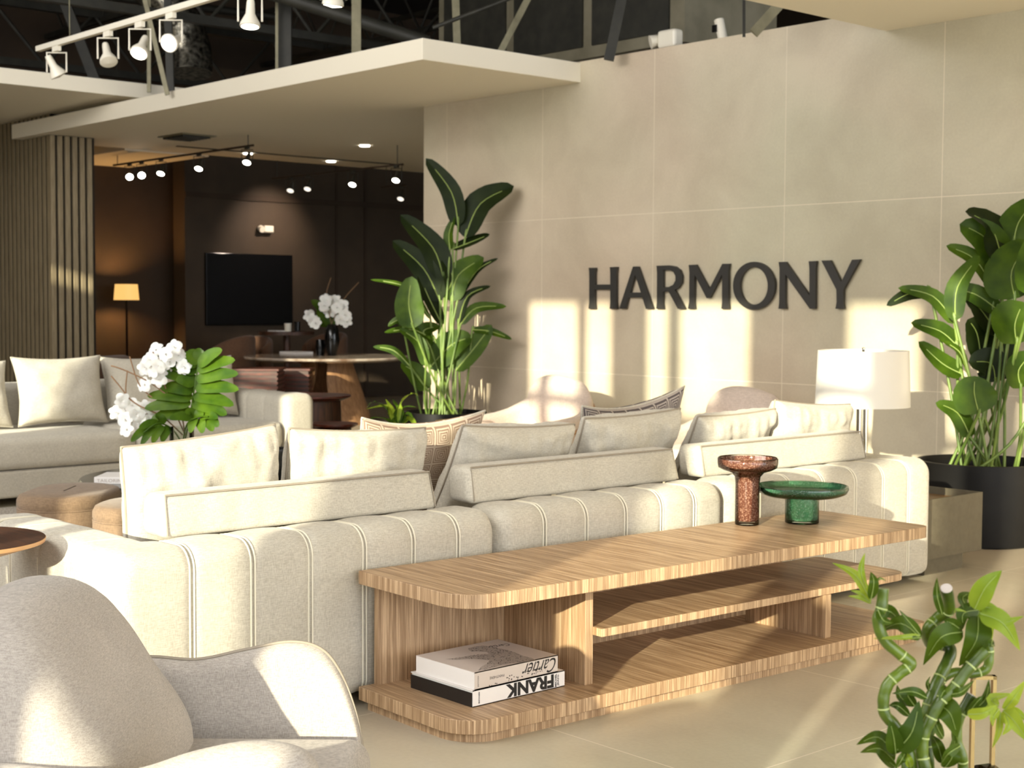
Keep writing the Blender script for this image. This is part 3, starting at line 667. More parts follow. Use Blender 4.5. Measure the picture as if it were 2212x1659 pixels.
# ------------------------------------------------------------------ oak console
RC = -math.radians(2.6)
t = thing('console_table', 'long low open oak console table with shelves and rounded corners, behind the sofa', 'console table', (-3.925, 2.83, 0), RC)
CL = 2.36; CW = .575
def slab(z0, z1, ins=0, L0=0, L1=None, rn=.13, rf=.05, w_=None):
    L1 = L1 or CL; w_ = w_ or CW
    P = rrect(w_-2*ins, L1-L0-2*ins, (0, rn, rf, rf*.6), 8)
    return MB().prism([(x+ins, y+L0+ins) for x, y in P], z0, z1)
obj('top', slab(.42, .465), oakm, t, world=False, bevel=.002, smooth=30)
obj('bottom_shelf', slab(.032, .077), oakm, t, world=False, bevel=.002, smooth=30)
obj('plinth', slab(0, .032, .022), oakm, t, world=False, smooth=30)
obj('back_panel', MB().box((.004, .06, .077), (.024, 2.1, .42)), oakm, t, world=False)
obj('divider', MB().box((.024, .60, .077), (.455, .635, .42)), oakm, t, world=False, bevel=.001)
obj('middle_shelf', MB().prism([(x+.024, y+.635) for x, y in rrect(.475, 1.70, (0, 0, .09, .03), 8)], .243, .270), oakm, t, world=False, bevel=.001, smooth=30)
obj('support', MB().box((.10, 1.79, .077), (.505, 1.822, .243)), oakm, t, world=False, bevel=.001)
# vases
def vase(label, c, prof_out, prof_in, m, mclear, name='glass_vase', col=None):
    t = thing(name, label, 'vase', c)
    obj('outer_glass', MB().lathe(prof_out, 48, c), clear, t, smooth=60)
    obj('coloured_core', MB().lathe(prof_in, 48, c), m, t, smooth=60)
    return t
cb = onz(1613.5, 1133, .4652); cg = onz(1732, 1129, .4652)
vase('tall brown bubbled glass vase with a wide dish top, on the console', tuple(cb), [(.0, 0), (.046, 0), (.0485, .004), (.0485, .17), (.052, .195), (.068, .212), (.1, .222), (.118, .232), (.121, .25), (.121, .268), (.117, .272), (.114, .268), (.113, .25), (.105, .238), (.07, .232), (.05, .225), (.0, .222)],
     [(.0, .016), (.040, .016), (.0455, .022), (.0455, .17), (.05, .198), (.066, .2145), (.1, .2245), (.116, .234), (.1185, .25), (.1185, .267), (.1155, .267), (.1145, .25), (.106, .236), (.07, .229), (.048, .224), (.0, .2235)], brownglass, clear)
vase('low green bubbled glass pedestal bowl on the console', tuple(cg), [(.0, 0), (.066, 0), (.0685, .004), (.0685, .102), (.09, .104), (.15, .112), (.178, .124), (.186, .142), (.184, .152), (.178, .149), (.172, .136), (.15, .126), (.09, .12), (.0, .118)],
     [(.0, .014), (.060, .014), (.0655, .02), (.0655, .1055), (.09, .1065), (.15, .1145), (.176, .126), (.1835, .142), (.182, .149), (.179, .146), (.1735, .134), (.15, .1225), (.09, .117), (.0, .1165)], greenglass, clear)
# books on the bottom shelf
def book(label, x0, x1, y0, y1, z0, th, cover, ends, group, name='coffee_table_book'):
    t = thing(name, label, 'book', ((x0+x1)/2, (y0+y1)/2, z0), 0, group)
    c = .0025
    obj('pages', MB().box((x0+.003, y0+.003, z0+c), (x1-.006, y1-.003, z0+th-c)), pages, t)
    M = MB().box((x0, y0, z0), (x1, y1, z0+c)); M.box((x0, y0, z0+th-c), (x1, y1, z0+th)); M.box((x1-c, y0, z0), (x1, y1, z0+th))
    obj('cover', M, cover, t)
    return t
def lay(parent, name, txt, o, x, y, size, m, bold=0, shear=0, sx=1, fit=None, lift=.0004, label=None):
    mb, w_, h_ = text_mb(txt, size, .0001, bold, shear, sx)
    if fit:
        for v in mb.v: v.x *= fit[0]/w_; v.y *= fit[1]/h_
    F = frame(o, x, y); F.translation = Vector(o)+F.to_3x3() @ Vector((0, 0, lift))
    return obj(name, xf(mb, F), m, parent, label=label)
z1 = .0775; z2 = z1+.053; z3 = z2+.056
b1 = book('lower white art book with FRANK in big black letters on its spine', -3.80, -3.482, 2.952, 3.352, z1, .053, bookw, pages, 'art books on the console')
obj('slipcase_end', MB().box((-3.797, 2.9495, z1+.0005), (-3.485, 2.9515, z1+.0455)), bookb, b1)
X1 = -3.482
lay(b1, 'lettering', 'FRANK', (X1, 3.302, z1+.0485), (0, -1, 0), (0, 0, -1), .05, ink, .0022, fit=(.212, .0445), label='big black upside-down FRANK')
lay(b1, 'lettering', 'JEAN-', (X1, 3.327, z1+.006), (0, 0, 1), (0, -1, 0), .01, ink, .0003, fit=(.04, .0085))
lay(b1, 'lettering', 'MICHEL', (X1, 3.3155, z1+.004), (0, 0, 1), (0, -1, 0), .01, ink, .0003, fit=(.044, .0085))
lay(b1, 'lettering', 'ASSOULINE', (X1, 2.975, z1+.046), (0, 0, -1), (0, 1, 0), .006, ink, .0002, fit=(.038, .0055))
b2 = book('upper art book with a spotted big cat on its cream cover', -3.785, -3.484, 2.962, 3.322, z2, .056, bookg, pages, 'art books on the console')
X2 = -3.484; T2 = z3
obj('page_block', MB().box((-3.782, 2.9600, z2+.001), (-3.4865, 2.9625, z2+.055)), bookw, b2)
lay(b2, 'lettering', 'Cartier', (X2, 3.312, z2+.050), (0, -1, 0), (0, 0, -1), .05, ink, 0, .55, fit=(.15, .046), label='black script on the spine')
lay(b2, 'lettering', 'PANTH\u00c8RE', (X2, 3.085, z2+.032), (0, -1, 0), (0, 0, -1), .01, inkg, 0, 0, fit=(.062, .0105))
lay(b2, 'lettering', 'ASSOULINE', (X2, 2.973, z2+.044), (0, 0, -1), (0, 1, 0), .006, inkg, 0, 0, fit=(.036, .005))
lay(b2, 'lettering', 'Cartier', (-3.715, 3.30, T2), (-.18, -1, 0), (1, -.0, 0), .05, inkg, 0, .5, fit=(.09, .03), label='grey script on the cover')
# big cat drawing: a lean spotted body walking, on the cover
def cover_pt(px, py): p = onz(860+px*.18083, 1340+py*.18083, T2); return (p.x, p.y)
cat_out = [(835, 335), (900, 318), (960, 308), (1040, 306), (1130, 318), (1200, 335), (1290, 352), (1400, 385), (1500, 430), (1600, 452), (1640, 480), (1500, 500), (1360, 512), (1250, 530), (1150, 560), (1040, 590), (960, 600), (985, 560), (1060, 520), (1090, 480), (1010, 470), (860, 462), (700, 472), (560, 466), (700, 450), (850, 425), (1000, 408), (1080, 402), (1060, 380), (960, 372), (880, 372), (845, 360)]
P = [cover_pt(*p) for p in cat_out]
bm = bmesh.new(); vs_ = [bm.verts.new((x, y, T2+.0005)) for x, y in P]; ed = [bm.edges.new((vs_[i], vs_[(i+1) % len(vs_)])) for i in range(len(vs_))]
bmesh.ops.triangle_fill(bm, use_beauty=True, edges=ed); bm.verts.index_update()
M = MB(); M.v = [v.co.copy() for v in bm.verts]; M.f = [tuple(v.index for v in f.verts) for f in bm.faces]; bm.free()
obj('cat_drawing', M, inkl, b2, label='grey drawing of a spotted cat')
def inside(x, y, P):
    c = False
    for i in range(len(P)):
        x1, y1 = P[i]; x2_, y2_ = P[i-1]
        if (y1 > y) != (y2_ > y) and x < (x2_-x1)*(y-y1)/(y2_-y1)+x1: c = not c
    return c
M = MB(); q = random.Random(3); k = 0
while k < 420:
    px = q.uniform(560, 1640); py = q.uniform(305, 600)
    if not inside(px, py, cat_out): continue
    x, y = cover_pt(px, py); r = q.uniform(.0012, .0026); k += 1
    M.add([(x+r*q.uniform(.6, 1.3)*math.cos(j*1.05), y+r*q.uniform(.6, 1.3)*math.sin(j*1.05), T2+.0009) for j in range(6)], [tuple(range(6))])
obj('cat_spots', M, ink, b2)
M = MB()
for k in range(42):
    y = q.uniform(3.02, 3.27); z = z2+q.uniform(.003, .022)+max(0, (y-3.17))*.1; r = q.uniform(.001, .0026)
    M.add([(X2+.0003, y+r*1.2*math.cos(j*1.05), z+r*math.sin(j*1.05)) for j in range(6)], [tuple(range(6))])
obj('spine_spots', M, inkg, b2)
# ------------------------------------------------------------------ box side table, lamp, pots
t = thing('box_side_table', 'square taupe box side table with a tray top, at the far end of the sofa', 'side table', (-4.5, 6.62, 0))
bx0, bx1, by0, by1 = -4.95, -4.02, 6.34, 6.87
M = MB(); M.box((bx0, by0, .085), (bx1, by1, .34)); M.box((bx0, by0, .34), (bx0+.012, by1, .385)); M.box((bx1-.012, by0, .34), (bx1, by1, .385)); M.box((bx0+.012, by0, .34), (bx1-.012, by0+.012, .385)); M.box((bx0+.012, by1-.012, .34), (bx1-.012, by1, .385))
obj('body', M, boxm, t); obj('tray', MB().box((bx0+.012, by0+.012, .3405), (bx1-.012, by1-.012, .348)), boxin, t)
obj('plinth', MB().box((bx0+.1, by0+.05, 0), (bx1-.03, by1-.13, .085)), boxm, t)
lx, ly = -4.75, 6.62
lp = ony(1864, 820, ly); lx = lp.x
t = thing('table_lamp', 'table lamp with a white drum shade and twin chrome columns', 'lamp', (lx, ly, .348))
zt = ony(1864, 757, ly).z; zb_ = ony(1864, 877, ly).z; ru = 101/FPX*(Vector((lx, ly, 1))-CAM).dot(FW)
M = MB(); rows = []
M.lathe([(ru*.955, zt), (ru, zb_), (ru-.004, zb_), (ru*.955-.004, zt)], 48, (lx, ly, 0), close=True)
obj('lamp_shade', M, shade, t, smooth=60)
obj('spider', MB().tube([(lx-ru*.94, ly, zt-.02), (lx, ly, zt-.015), (lx+ru*.94, ly, zt-.02)], .003, 6), chrome, t)
obj('finial', MB().lathe([(.008, zt-.02), (.008, zt+.012), (.004, zt+.016)], 12, (lx, ly, 0)), chrome, t)
for s in (-1, 1):
    obj('column', MB().tube([Vector((lx, ly, .37))+RT*.017*s, Vector((lx, ly, zb_+.1))+RT*.017*s], .0145, 20), chrome, t, smooth=60)
obj('base', MB().lathe([(.08, .349), (.08, .362), (.075, .368), (.02, .37)], 32, (lx, ly, 0)), chrome, t, smooth=30)
def pot(t, c, r, h):
    obj('planter', MB().lathe([(r*.86, 0), (r*.92, h*.02), (r, h*.5), (r, h), (r-.02, h+.002), (r-.028, h-.01), (r-.03, h-.07)], 56, c), potm, t, smooth=50)
    return t
pr = onz(2165, 1158, 0); pr = Vector((pr.x, min(pr.y, 7.6), 0)); dR = (pr-CAM).dot(FW)
hR = H-(988-655)/FPX*dR; rR = (2160-2028)/FPX*dR*1.02
pl = onz(960, 889, .47); dL = (pl-CAM).dot(FW); rL = 91/FPX*dL
# ------------------------------------------------------------------ leaves
def leaf_mb(P, w_, nrm, fold=.18, n=12, k=4, shape='ovate', curl=0, split=None):
    """P centre line points base to tip, width w, nrm the side the blade faces"""
    P = smooth_path(P, max(2, n//(len(P)-1))); K = len(P); rows = []; nrm = Vector(nrm).normalized()
    for i, p in enumerate(P):
        t = i/(K-1); tg = (P[min(i+1, K-1)]-P[max(i-1, 0)]).normalized(); sd_ = tg.cross(nrm).normalized(); up_ = sd_.cross(tg).normalized()
        if shape == 'ovate': ww = math.sin(PI*min(1, t**.75*.97+.02))**.62
        elif shape == 'lance': ww = math.sin(PI*(t**.66*.985+.01))**1.12
        else: ww = math.sin(PI*(t*.96+.03))**.5
        if i == K-1: ww = .015
        ww *= w_/2; row = []
        for j in range(-k, k+1):
            s = j/k; row.append(p+sd_*ww*s+up_*(abs(s)*fold*ww+curl*ww*s*s+.02*ww*math.sin(t*40)*abs(s)))
        rows.append(row)
    return MB().grid(rows)
def plant(label, cat, base, name='potted_plant', group=None): return thing(name, label, cat, base, 0, group)
def addleaf(t, spec, d, m, stem_to=None, rs=.008, toward=None):
    """spec: list of (px,py[,dd]) along the blade, width px; d the distance of the plant"""
    pts, wpx = spec[0], spec[1]; mm = spec[2] if len(spec) > 2 and spec[2] else m; fo = spec[3] if len(spec) > 3 else .22
    P = [dp(p[0], p[1], d+(p[2] if len(p) > 2 else 0)) for p in pts]
    nrm = -FW+Vector((rnd.uniform(-.5, .5), rnd.uniform(-.5, .5), rnd.uniform(.1, .7)))
    o = obj('leaf', leaf_mb(P, wpx*d/FPX, nrm, fo), mm, t, smooth=60)
    tb = MB().tube(smooth_path(P, 5)[:-2], [.0035*d/8*(1-.6*i/(5*(len(P)-1))) for i in range(5*(len(P)-1)-1)], 5)
    tb.v = [v-FW*.004 for v in tb.v]
    obj('midrib', tb, midrib, o) if d < 13 else None
    if stem_to is not None:
        q = Vector(stem_to); a = P[0]; mid = (a+q)/2+Vector((rnd.uniform(-.03, .03), rnd.uniform(-.03, .03), -.05))
        obj('stem', MB().tube(smooth_path([q, mid, a, P[0]+(P[1]-P[0])*.1], 5), rs, 7), stemm, t, smooth=60)
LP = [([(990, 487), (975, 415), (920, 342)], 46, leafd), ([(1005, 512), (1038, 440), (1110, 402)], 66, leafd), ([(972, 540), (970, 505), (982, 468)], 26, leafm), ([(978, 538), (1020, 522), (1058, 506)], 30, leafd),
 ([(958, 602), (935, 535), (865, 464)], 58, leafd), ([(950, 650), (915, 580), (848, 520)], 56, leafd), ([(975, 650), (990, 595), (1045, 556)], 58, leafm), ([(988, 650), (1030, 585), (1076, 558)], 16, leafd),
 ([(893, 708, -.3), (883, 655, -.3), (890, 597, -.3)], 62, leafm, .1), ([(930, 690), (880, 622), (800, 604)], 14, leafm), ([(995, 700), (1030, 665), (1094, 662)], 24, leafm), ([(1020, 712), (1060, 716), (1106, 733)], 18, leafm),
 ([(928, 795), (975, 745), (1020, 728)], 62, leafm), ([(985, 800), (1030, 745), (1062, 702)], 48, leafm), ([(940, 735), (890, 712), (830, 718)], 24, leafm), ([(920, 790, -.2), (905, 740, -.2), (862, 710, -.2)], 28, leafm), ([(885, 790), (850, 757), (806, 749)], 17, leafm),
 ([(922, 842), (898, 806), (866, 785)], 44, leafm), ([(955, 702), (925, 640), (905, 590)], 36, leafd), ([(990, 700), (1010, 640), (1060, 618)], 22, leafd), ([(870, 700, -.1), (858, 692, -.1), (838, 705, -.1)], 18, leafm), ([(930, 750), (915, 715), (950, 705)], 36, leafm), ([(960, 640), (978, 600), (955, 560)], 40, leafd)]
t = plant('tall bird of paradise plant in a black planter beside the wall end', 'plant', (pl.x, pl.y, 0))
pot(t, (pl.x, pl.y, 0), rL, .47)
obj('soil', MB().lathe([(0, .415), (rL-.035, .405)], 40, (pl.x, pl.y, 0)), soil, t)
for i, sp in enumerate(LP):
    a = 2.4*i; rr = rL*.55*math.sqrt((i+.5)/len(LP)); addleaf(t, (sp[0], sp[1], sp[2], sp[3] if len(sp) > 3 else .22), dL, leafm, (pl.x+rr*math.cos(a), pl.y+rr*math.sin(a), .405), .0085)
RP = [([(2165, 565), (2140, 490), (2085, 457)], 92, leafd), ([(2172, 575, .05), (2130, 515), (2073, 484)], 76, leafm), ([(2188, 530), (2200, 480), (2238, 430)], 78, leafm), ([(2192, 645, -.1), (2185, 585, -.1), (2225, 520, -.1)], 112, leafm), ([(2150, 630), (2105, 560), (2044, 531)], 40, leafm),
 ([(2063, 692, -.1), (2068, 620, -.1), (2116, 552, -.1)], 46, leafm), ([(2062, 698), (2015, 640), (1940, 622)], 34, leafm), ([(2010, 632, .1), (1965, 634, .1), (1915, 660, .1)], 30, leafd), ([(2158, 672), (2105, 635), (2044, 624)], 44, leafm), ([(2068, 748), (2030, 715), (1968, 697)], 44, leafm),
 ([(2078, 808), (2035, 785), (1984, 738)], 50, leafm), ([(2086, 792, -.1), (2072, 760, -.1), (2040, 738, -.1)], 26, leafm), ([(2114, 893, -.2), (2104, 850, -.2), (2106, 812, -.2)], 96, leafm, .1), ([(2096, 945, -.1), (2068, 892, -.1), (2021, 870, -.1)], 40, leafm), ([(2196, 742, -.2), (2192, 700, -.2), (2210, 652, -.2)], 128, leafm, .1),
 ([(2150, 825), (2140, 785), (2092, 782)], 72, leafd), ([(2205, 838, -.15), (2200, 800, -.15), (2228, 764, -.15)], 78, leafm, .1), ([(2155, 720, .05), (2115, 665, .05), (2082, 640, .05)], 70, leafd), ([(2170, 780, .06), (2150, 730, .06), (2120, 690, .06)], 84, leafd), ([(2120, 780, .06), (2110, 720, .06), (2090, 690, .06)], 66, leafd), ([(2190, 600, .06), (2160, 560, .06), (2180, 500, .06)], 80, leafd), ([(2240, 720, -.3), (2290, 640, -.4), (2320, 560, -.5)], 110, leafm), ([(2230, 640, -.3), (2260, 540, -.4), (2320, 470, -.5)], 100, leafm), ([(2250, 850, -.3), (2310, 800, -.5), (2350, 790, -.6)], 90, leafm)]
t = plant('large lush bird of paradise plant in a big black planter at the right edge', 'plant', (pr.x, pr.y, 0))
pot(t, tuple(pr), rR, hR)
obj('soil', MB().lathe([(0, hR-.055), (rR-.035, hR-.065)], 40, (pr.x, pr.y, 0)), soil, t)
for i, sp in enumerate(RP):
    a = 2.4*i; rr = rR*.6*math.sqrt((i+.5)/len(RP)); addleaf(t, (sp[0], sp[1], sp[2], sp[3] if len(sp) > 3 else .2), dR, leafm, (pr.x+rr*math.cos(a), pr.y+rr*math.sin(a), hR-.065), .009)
# ------------------------------------------------------------------ far sofa
FX = -9.30
t = thing('far_sofa', 'long cream sofa with square arm at the left of the picture, behind the ottomans', 'sofa', (-9.8, 4.3, 0))
obj('base', MB().box((-10.3, 2.6, .06), (FX, 6.28, .238)), fab, t, bevel=.015)
for i, (a, b) in enumerate(((2.62, 4.82), (4.83, 6.02))):
    M = MB(); n = 30; rows = []
    P = rrect(.98, .215, (.04, .05, .06, .04), 4)
    A = [a+(b-a)*k/n for k in range(n+1)]
    for y in A:
        d = min(y-a, b-y); ins = 0 if d > .04 else .04-math.sqrt(max(0, .0016-(.04-d)**2)); s = 1-ins/.11
        rows.append([(-10.26+.49+(x-.49)*(1-ins/.5)+.006*noise.noise(Vector((y*6, x, z*8))), y, .243+.1075+(z-.1075)*s+.012*noise.noise(Vector((y*2.2, x*2, 3)))*(z > .1)) for x, z in P])
    M.grid(rows, False, True); M.f.append(tuple(range(len(P)))); M.f.append(tuple(n*len(P)+j for j in range(len(P))))
    obj('seat_cushion', M, fab2, t, smooth=50)
obj('back', MB().box((-10.42, 2.62, .24), (-10.2, 6.02, .76)), fab, t, bevel=.05, seg=4, smooth=40)
obj('arm', channel(-10.42, FX+.03, 6.03, 6.285, .06, .655, [-10.1, -9.85, -9.6], 'x', r=.06), fab, t, smooth=50)
for fx in (-10.2, -9.45):
    for fy in (2.8, 4.5, 6.1): obj('foot', MB().box((fx-.04, fy-.04, 0), (fx+.04, fy+.04, .06)), blackm, t)
def fpil(label, y0, y1, z1, seed, x=-9.93, tilt=-14, th=.1):
    T = math.radians(tilt); V = Vector((math.sin(T), 0, math.cos(T))); zb = .475; h = (z1-zb)/math.cos(T)
    c = Vector((x, (y0+y1)/2, (z1+zb)/2)); return cushion(label, c, (0, 1, 0), V, (y1-y0)/2+.01, h/2, th, fab2, fab2, name='throw_pillow', cat='pillow', group='cream pillows on the far sofa', seed=seed, pinch=.1, pleats=False, n=24)
fpil('cream pillow cut by the left edge of the picture on the far sofa', 3.6, 4.17, .93, 11)
fpil('square sunlit cream pillow on the far sofa, left of the orchids', 4.23, 4.88, .955, 12)
fpil('cream pillow on the far sofa behind the white orchids', 4.93, 5.5, .94, 13, x=-10.0)
fpil('cream pillow at the arm end of the far sofa behind the split leaf', 5.53, 6.0, .93, 14, x=-9.98)
struct('rug', MB().box((-9.24, 1.5, 0), (-5.3, 5.5, .012)), rug)
bpy.data.objects['rug']['kind'] = None
del bpy.data.objects['rug']['kind']; tag(bpy.data.objects['rug'], 'pale speckled rug under the ottomans and the far sofa', 'rug')
# ottomans
def pill(label, c, rz, L_, W_, h_, m, mtop):
    t = thing('ottoman', label, 'ottoman', (c[0], c[1], .012), rz, 'rounded ottomans between the sofas')
    def ringp(s, z, off=0):
        P = []
        for k in range(40):
            a = 2*PI*k/40; x = math.cos(a)*(W_/2)*s; y = math.sin(a)*(W_/2)*s+(1 if math.sin(a) > 0 else -1)*(L_-W_)/2
            P.append((x, y, z))
        return P
    M = MB(); M.grid([ringp(.97, .02), ringp(1, .04), ringp(1.015, h_*.5), ringp(1.01, h_-.075), ringp(.99, h_-.07)], False, True); obj('body', M, m, t, world=False, smooth=60)
    M = MB(); M.grid([ringp(.99, h_-.07), ringp(1.015, h_-.055), ringp(1.01, h_-.03), ringp(.96, h_-.008), ringp(.85, h_), ringp(.4, h_+.004), ringp(.02, h_+.005)], False, True); obj('cushion_top', M, mtop, t, world=False, smooth=70)
    obj('piping', MB().tube(ringp(1.0, h_-.07), .004, 5, closed=True), m, t, world=False)
    for s in (-.012, .012): obj('brass_clip', MB().tube([(W_/2*.92, -(L_-W_)/2-.04+s, h_*.6), (W_/2*.92+.028, -(L_-W_)/2-.06+s, h_*.6)], .006, 6), gold, t, world=False) if False else None
    return t
oc = onz(128, 1066, .43); pill('dark taupe rounded ottoman, half in shade, between the sofas', (oc.x-.1, oc.y+.1), math.radians(48), .62, .43, .42, ottm, ottm)
oc2 = onz(312, 1085, .43); t = pill('tan rounded ottoman hidden partly by the nearest cushion', (oc2.x, oc2.y), math.radians(48), .5, .44, .42, ottm, ottm)
cp = dp(243, 1145, 6.25)
for s in (-5, 5): obj('brass_pin', MB().tube([dp(243+s, 1138, 6.55), dp(243+s, 1152, 6.55)], .006, 6), gold, t, smooth=60)
# coffee table with its things
ct = dp(420, 1065, 8.02); ctz = .40
t = thing('coffee_table', 'low round black coffee table between the sofas, under the orchid vase', 'coffee table', (ct.x, ct.y, .012))
obj('top', MB().lathe([(0, ctz-.03), (.60, ctz-.03), (.61, ctz-.015), (.60, ctz), (0, ctz)], 48, (ct.x, ct.y, 0)), blackm, t, smooth=40)
obj('base', MB().lathe([(.3, .012), (.22, .2), (.3, ctz-.03)], 40, (ct.x, ct.y, 0)), blackm, t, smooth=60)
bp_ = dp(262, 1060, 7.72); bt = thing('coffee_table_book', 'white book with grey title lying behind the tan ottoman', 'book', (bp_.x, bp_.y, ctz), YW)
obj('cover', MB().box((-.12, -.08, 0), (.2, .16, .036)), bookw, bt, world=False, bevel=.002)
mb, w_, h_ = text_mb('TAILORING', .02, .0002); 
for v in mb.v: v.x *= .15/w_; v.y *= .016/h_
obj('lettering', xf(mb, frame((-.105, -.0803, .01), (1, 0, 0), (0, 0, 1))), inkl, bt, world=False)
q_ = dp(292, 1022, 8.05); tag(obj('bronze_bowl', MB().lathe([(.02, 0), (.05, .01), (.075, .06), (.08, .11), (.074, .108), (.068, .06), (.02, .02)], 24, (q_.x, q_.y, ctz+.001)), blackm, smooth=60), 'small dark bronze bowl behind the white book', 'bowl')
q_ = dp(606, 1030, 7.95); tag(obj('black_bowl', MB().lathe([(.03, 0), (.07, .01), (.1, .07), (.09, .16), (.082, .158), (.09, .07), (.02, .02)], 28, (q_.x, q_.y, ctz+.001)), blackm, smooth=60), 'glossy black bowl glimpsed between the two nearest cushions', 'bowl')
va = dp(393, 1000, 7.85)
V0 = Vector((va.x, va.y, ctz+.001)); dV = (V0-CAM).dot(FW)
t = thing('flower_arrangement', 'white orchids with big split green leaves in a clear glass vase, behind the nearest cushion', 'flower arrangement', tuple(V0))
vz = H-(925-655)/FPX*dV-ctz
obj('vase', MB().lathe([(0, 0), (.06, 0), (.062, .01), (.066, vz), (.062, vz), (.058, .02), (0, .018)], 32, V0), clear, t, smooth=50, label='clear glass vase')
def splitleaf(mid, tips, wl, m, name='split_leaf'):
    M = MB(); mp_ = smooth_path([dp(x, y, dV+dz) for x, y, dz in mid], 6)
    M.tube(mp_, .0045, 6)
    for (bx, by, tx, ty, dz) in tips:
        b = dp(bx, by, dV+dz*.3); c = dp(tx, ty, dV+dz); mdd = (b+c)/2+UP*.012
        M2 = leaf_mb([b, mdd, c], wl/FPX*dV, -FW+UP*.6+RT*rnd.uniform(-.4, .4), .1, 12, 3, 'ovate'); M.add(M2.v, M2.f)
    return obj(name, M, m, t, smooth=60)
splitleaf([(398, 960, 0), (410, 900, 0), (420, 840, -.02), (430, 780, 0), (436, 765, 0)],
  [(428, 790, 480, 756, -.05), (426, 800, 508, 778, -.05), (424, 820, 515, 808, -.08), (422, 838, 516, 842, -.08), (418, 855, 505, 876, -.06), (415, 870, 490, 896, -.05), (430, 785, 402, 762, 0), (428, 790, 384, 768, .05), (425, 805, 367, 790, .05), (422, 822, 350, 808, .06), (420, 845, 345, 838, .06), (416, 860, 318, 855, .06), (412, 872, 312, 882, .04), (410, 885, 325, 908, .04), (430, 780, 440, 758, 0), (420, 850, 455, 900, 0), (422, 830, 380, 820, 0), (420, 830, 470, 815, 0)], 34, leafy)
splitleaf([(395, 955, 0), (405, 915, -.03), (430, 900, -.06), (450, 900, -.08)],
  [(445, 900, 472, 922, -.1), (440, 902, 460, 932, -.1), (430, 904, 438, 936, -.1), (420, 905, 412, 935, -.1), (435, 900, 470, 905, -.1), (425, 898, 400, 892, -.05), (415, 903, 366, 905, -.05), (410, 905, 440, 896, -.05)], 24, leafy)
splitleaf([(392, 955, 0), (370, 925, -.03), (340, 915, -.06), (310, 935, -.08)],
  [(350, 918, 330, 958, -.1), (340, 916, 305, 962, -.1), (325, 922, 283, 955, -.1), (345, 915, 300, 925, -.08), (365, 922, 350, 955, -.08), (355, 915, 335, 900, -.05)], 22, leafy)
def orchid(c, s, seed, parent=None, name='flower', face=None):
    q = random.Random(seed); n_ = (face or (-FW+RT*q.uniform(-.6, .6)+UP*q.uniform(-.2, .5))).normalized(); a = n_.orthogonal().normalized(); b = n_.cross(a); M = MB(); r0 = q.uniform(0, 6)
    for k in range(5):
        an = r0+2*PI*k/5; dr = a*math.cos(an)+b*math.sin(an); w_ = s*(.95 if k % 2 else .7)
        L2 = leaf_mb([c+dr*s*.05, c+dr*s*.35+n_*s*.08, c+dr*s*.62+n_*s*q.uniform(-.1, .08)], w_*.72, n_, .05, 6, 2, 'ovate'); M.add(L2.v, L2.f)
    L2 = leaf_mb([c+n_*s*.02, c+n_*s*.15-UP*s*.05, c+n_*s*.22-UP*s*.14], s*.22, n_, .5, 5, 2); M.add(L2.v, L2.f)
    return obj(name, M, petal, parent, smooth=60)
s_ = 0
for cx, cy, n_, sx_, sy_ in ((356, 782, 11, 50, 36), (330, 820, 3, 34, 22), (284, 896, 9, 46, 38)):
    for k in range(n_):
        s_ += 1; an = 2.4*k; rr = math.sqrt((k+.5)/n_); orchid(dp(cx+sx_*rr*math.cos(an), cy+sy_*rr*math.sin(an), dV+rnd.uniform(-.06, .1)), 30/FPX*dV, s_, t)
for P in ([(400, 940), (385, 880), (330, 830), (270, 800), (240, 790)], [(400, 940), (370, 870), (355, 830), (340, 780), (330, 760)], [(395, 940), (350, 900), (290, 870), (255, 830), (240, 812)], [(330, 860), (300, 830), (280, 770)], [(290, 870), (272, 850), (275, 800)]):
    obj('twig', MB().tube(smooth_path([dp(x, y, dV+.05) for x, y in P], 4), .004, 5), twig, t)
# ------------------------------------------------------------------ round table in front of the sofa end
rc = Vector((-4.46, 1.69, 0)); rz_ = .62
t = thing('round_side_table', 'round dark walnut side table with a pale edge, at the left picture edge', 'side table', tuple(rc))
obj('top', MB().lathe([(0, rz_-.012), (.255, rz_-.012), (.275, rz_-.004), (.275, rz_), (0, rz_)], 56, rc), darkw, t, smooth=30)
obj('edge', MB().lathe([(.15, rz_-.05), (.275, rz_-.0125), (.2765, rz_-.002), (.2755, rz_-.0005), (.15, rz_-.013)], 56, rc), walnutedge, t, smooth=30)
obj('leg', MB().lathe([(.16, 0), (.13, .02), (.09, .25), (.12, rz_-.05)], 40, rc), darkw, t, smooth=40)
# ------------------------------------------------------------------ armchair in the foreground
co = dp(420, 1650, 2.95); co.z = 0
t = thing('lounge_chair', 'big greige upholstered lounge chair in the left foreground, seen from its side', 'armchair', tuple(co), YW)
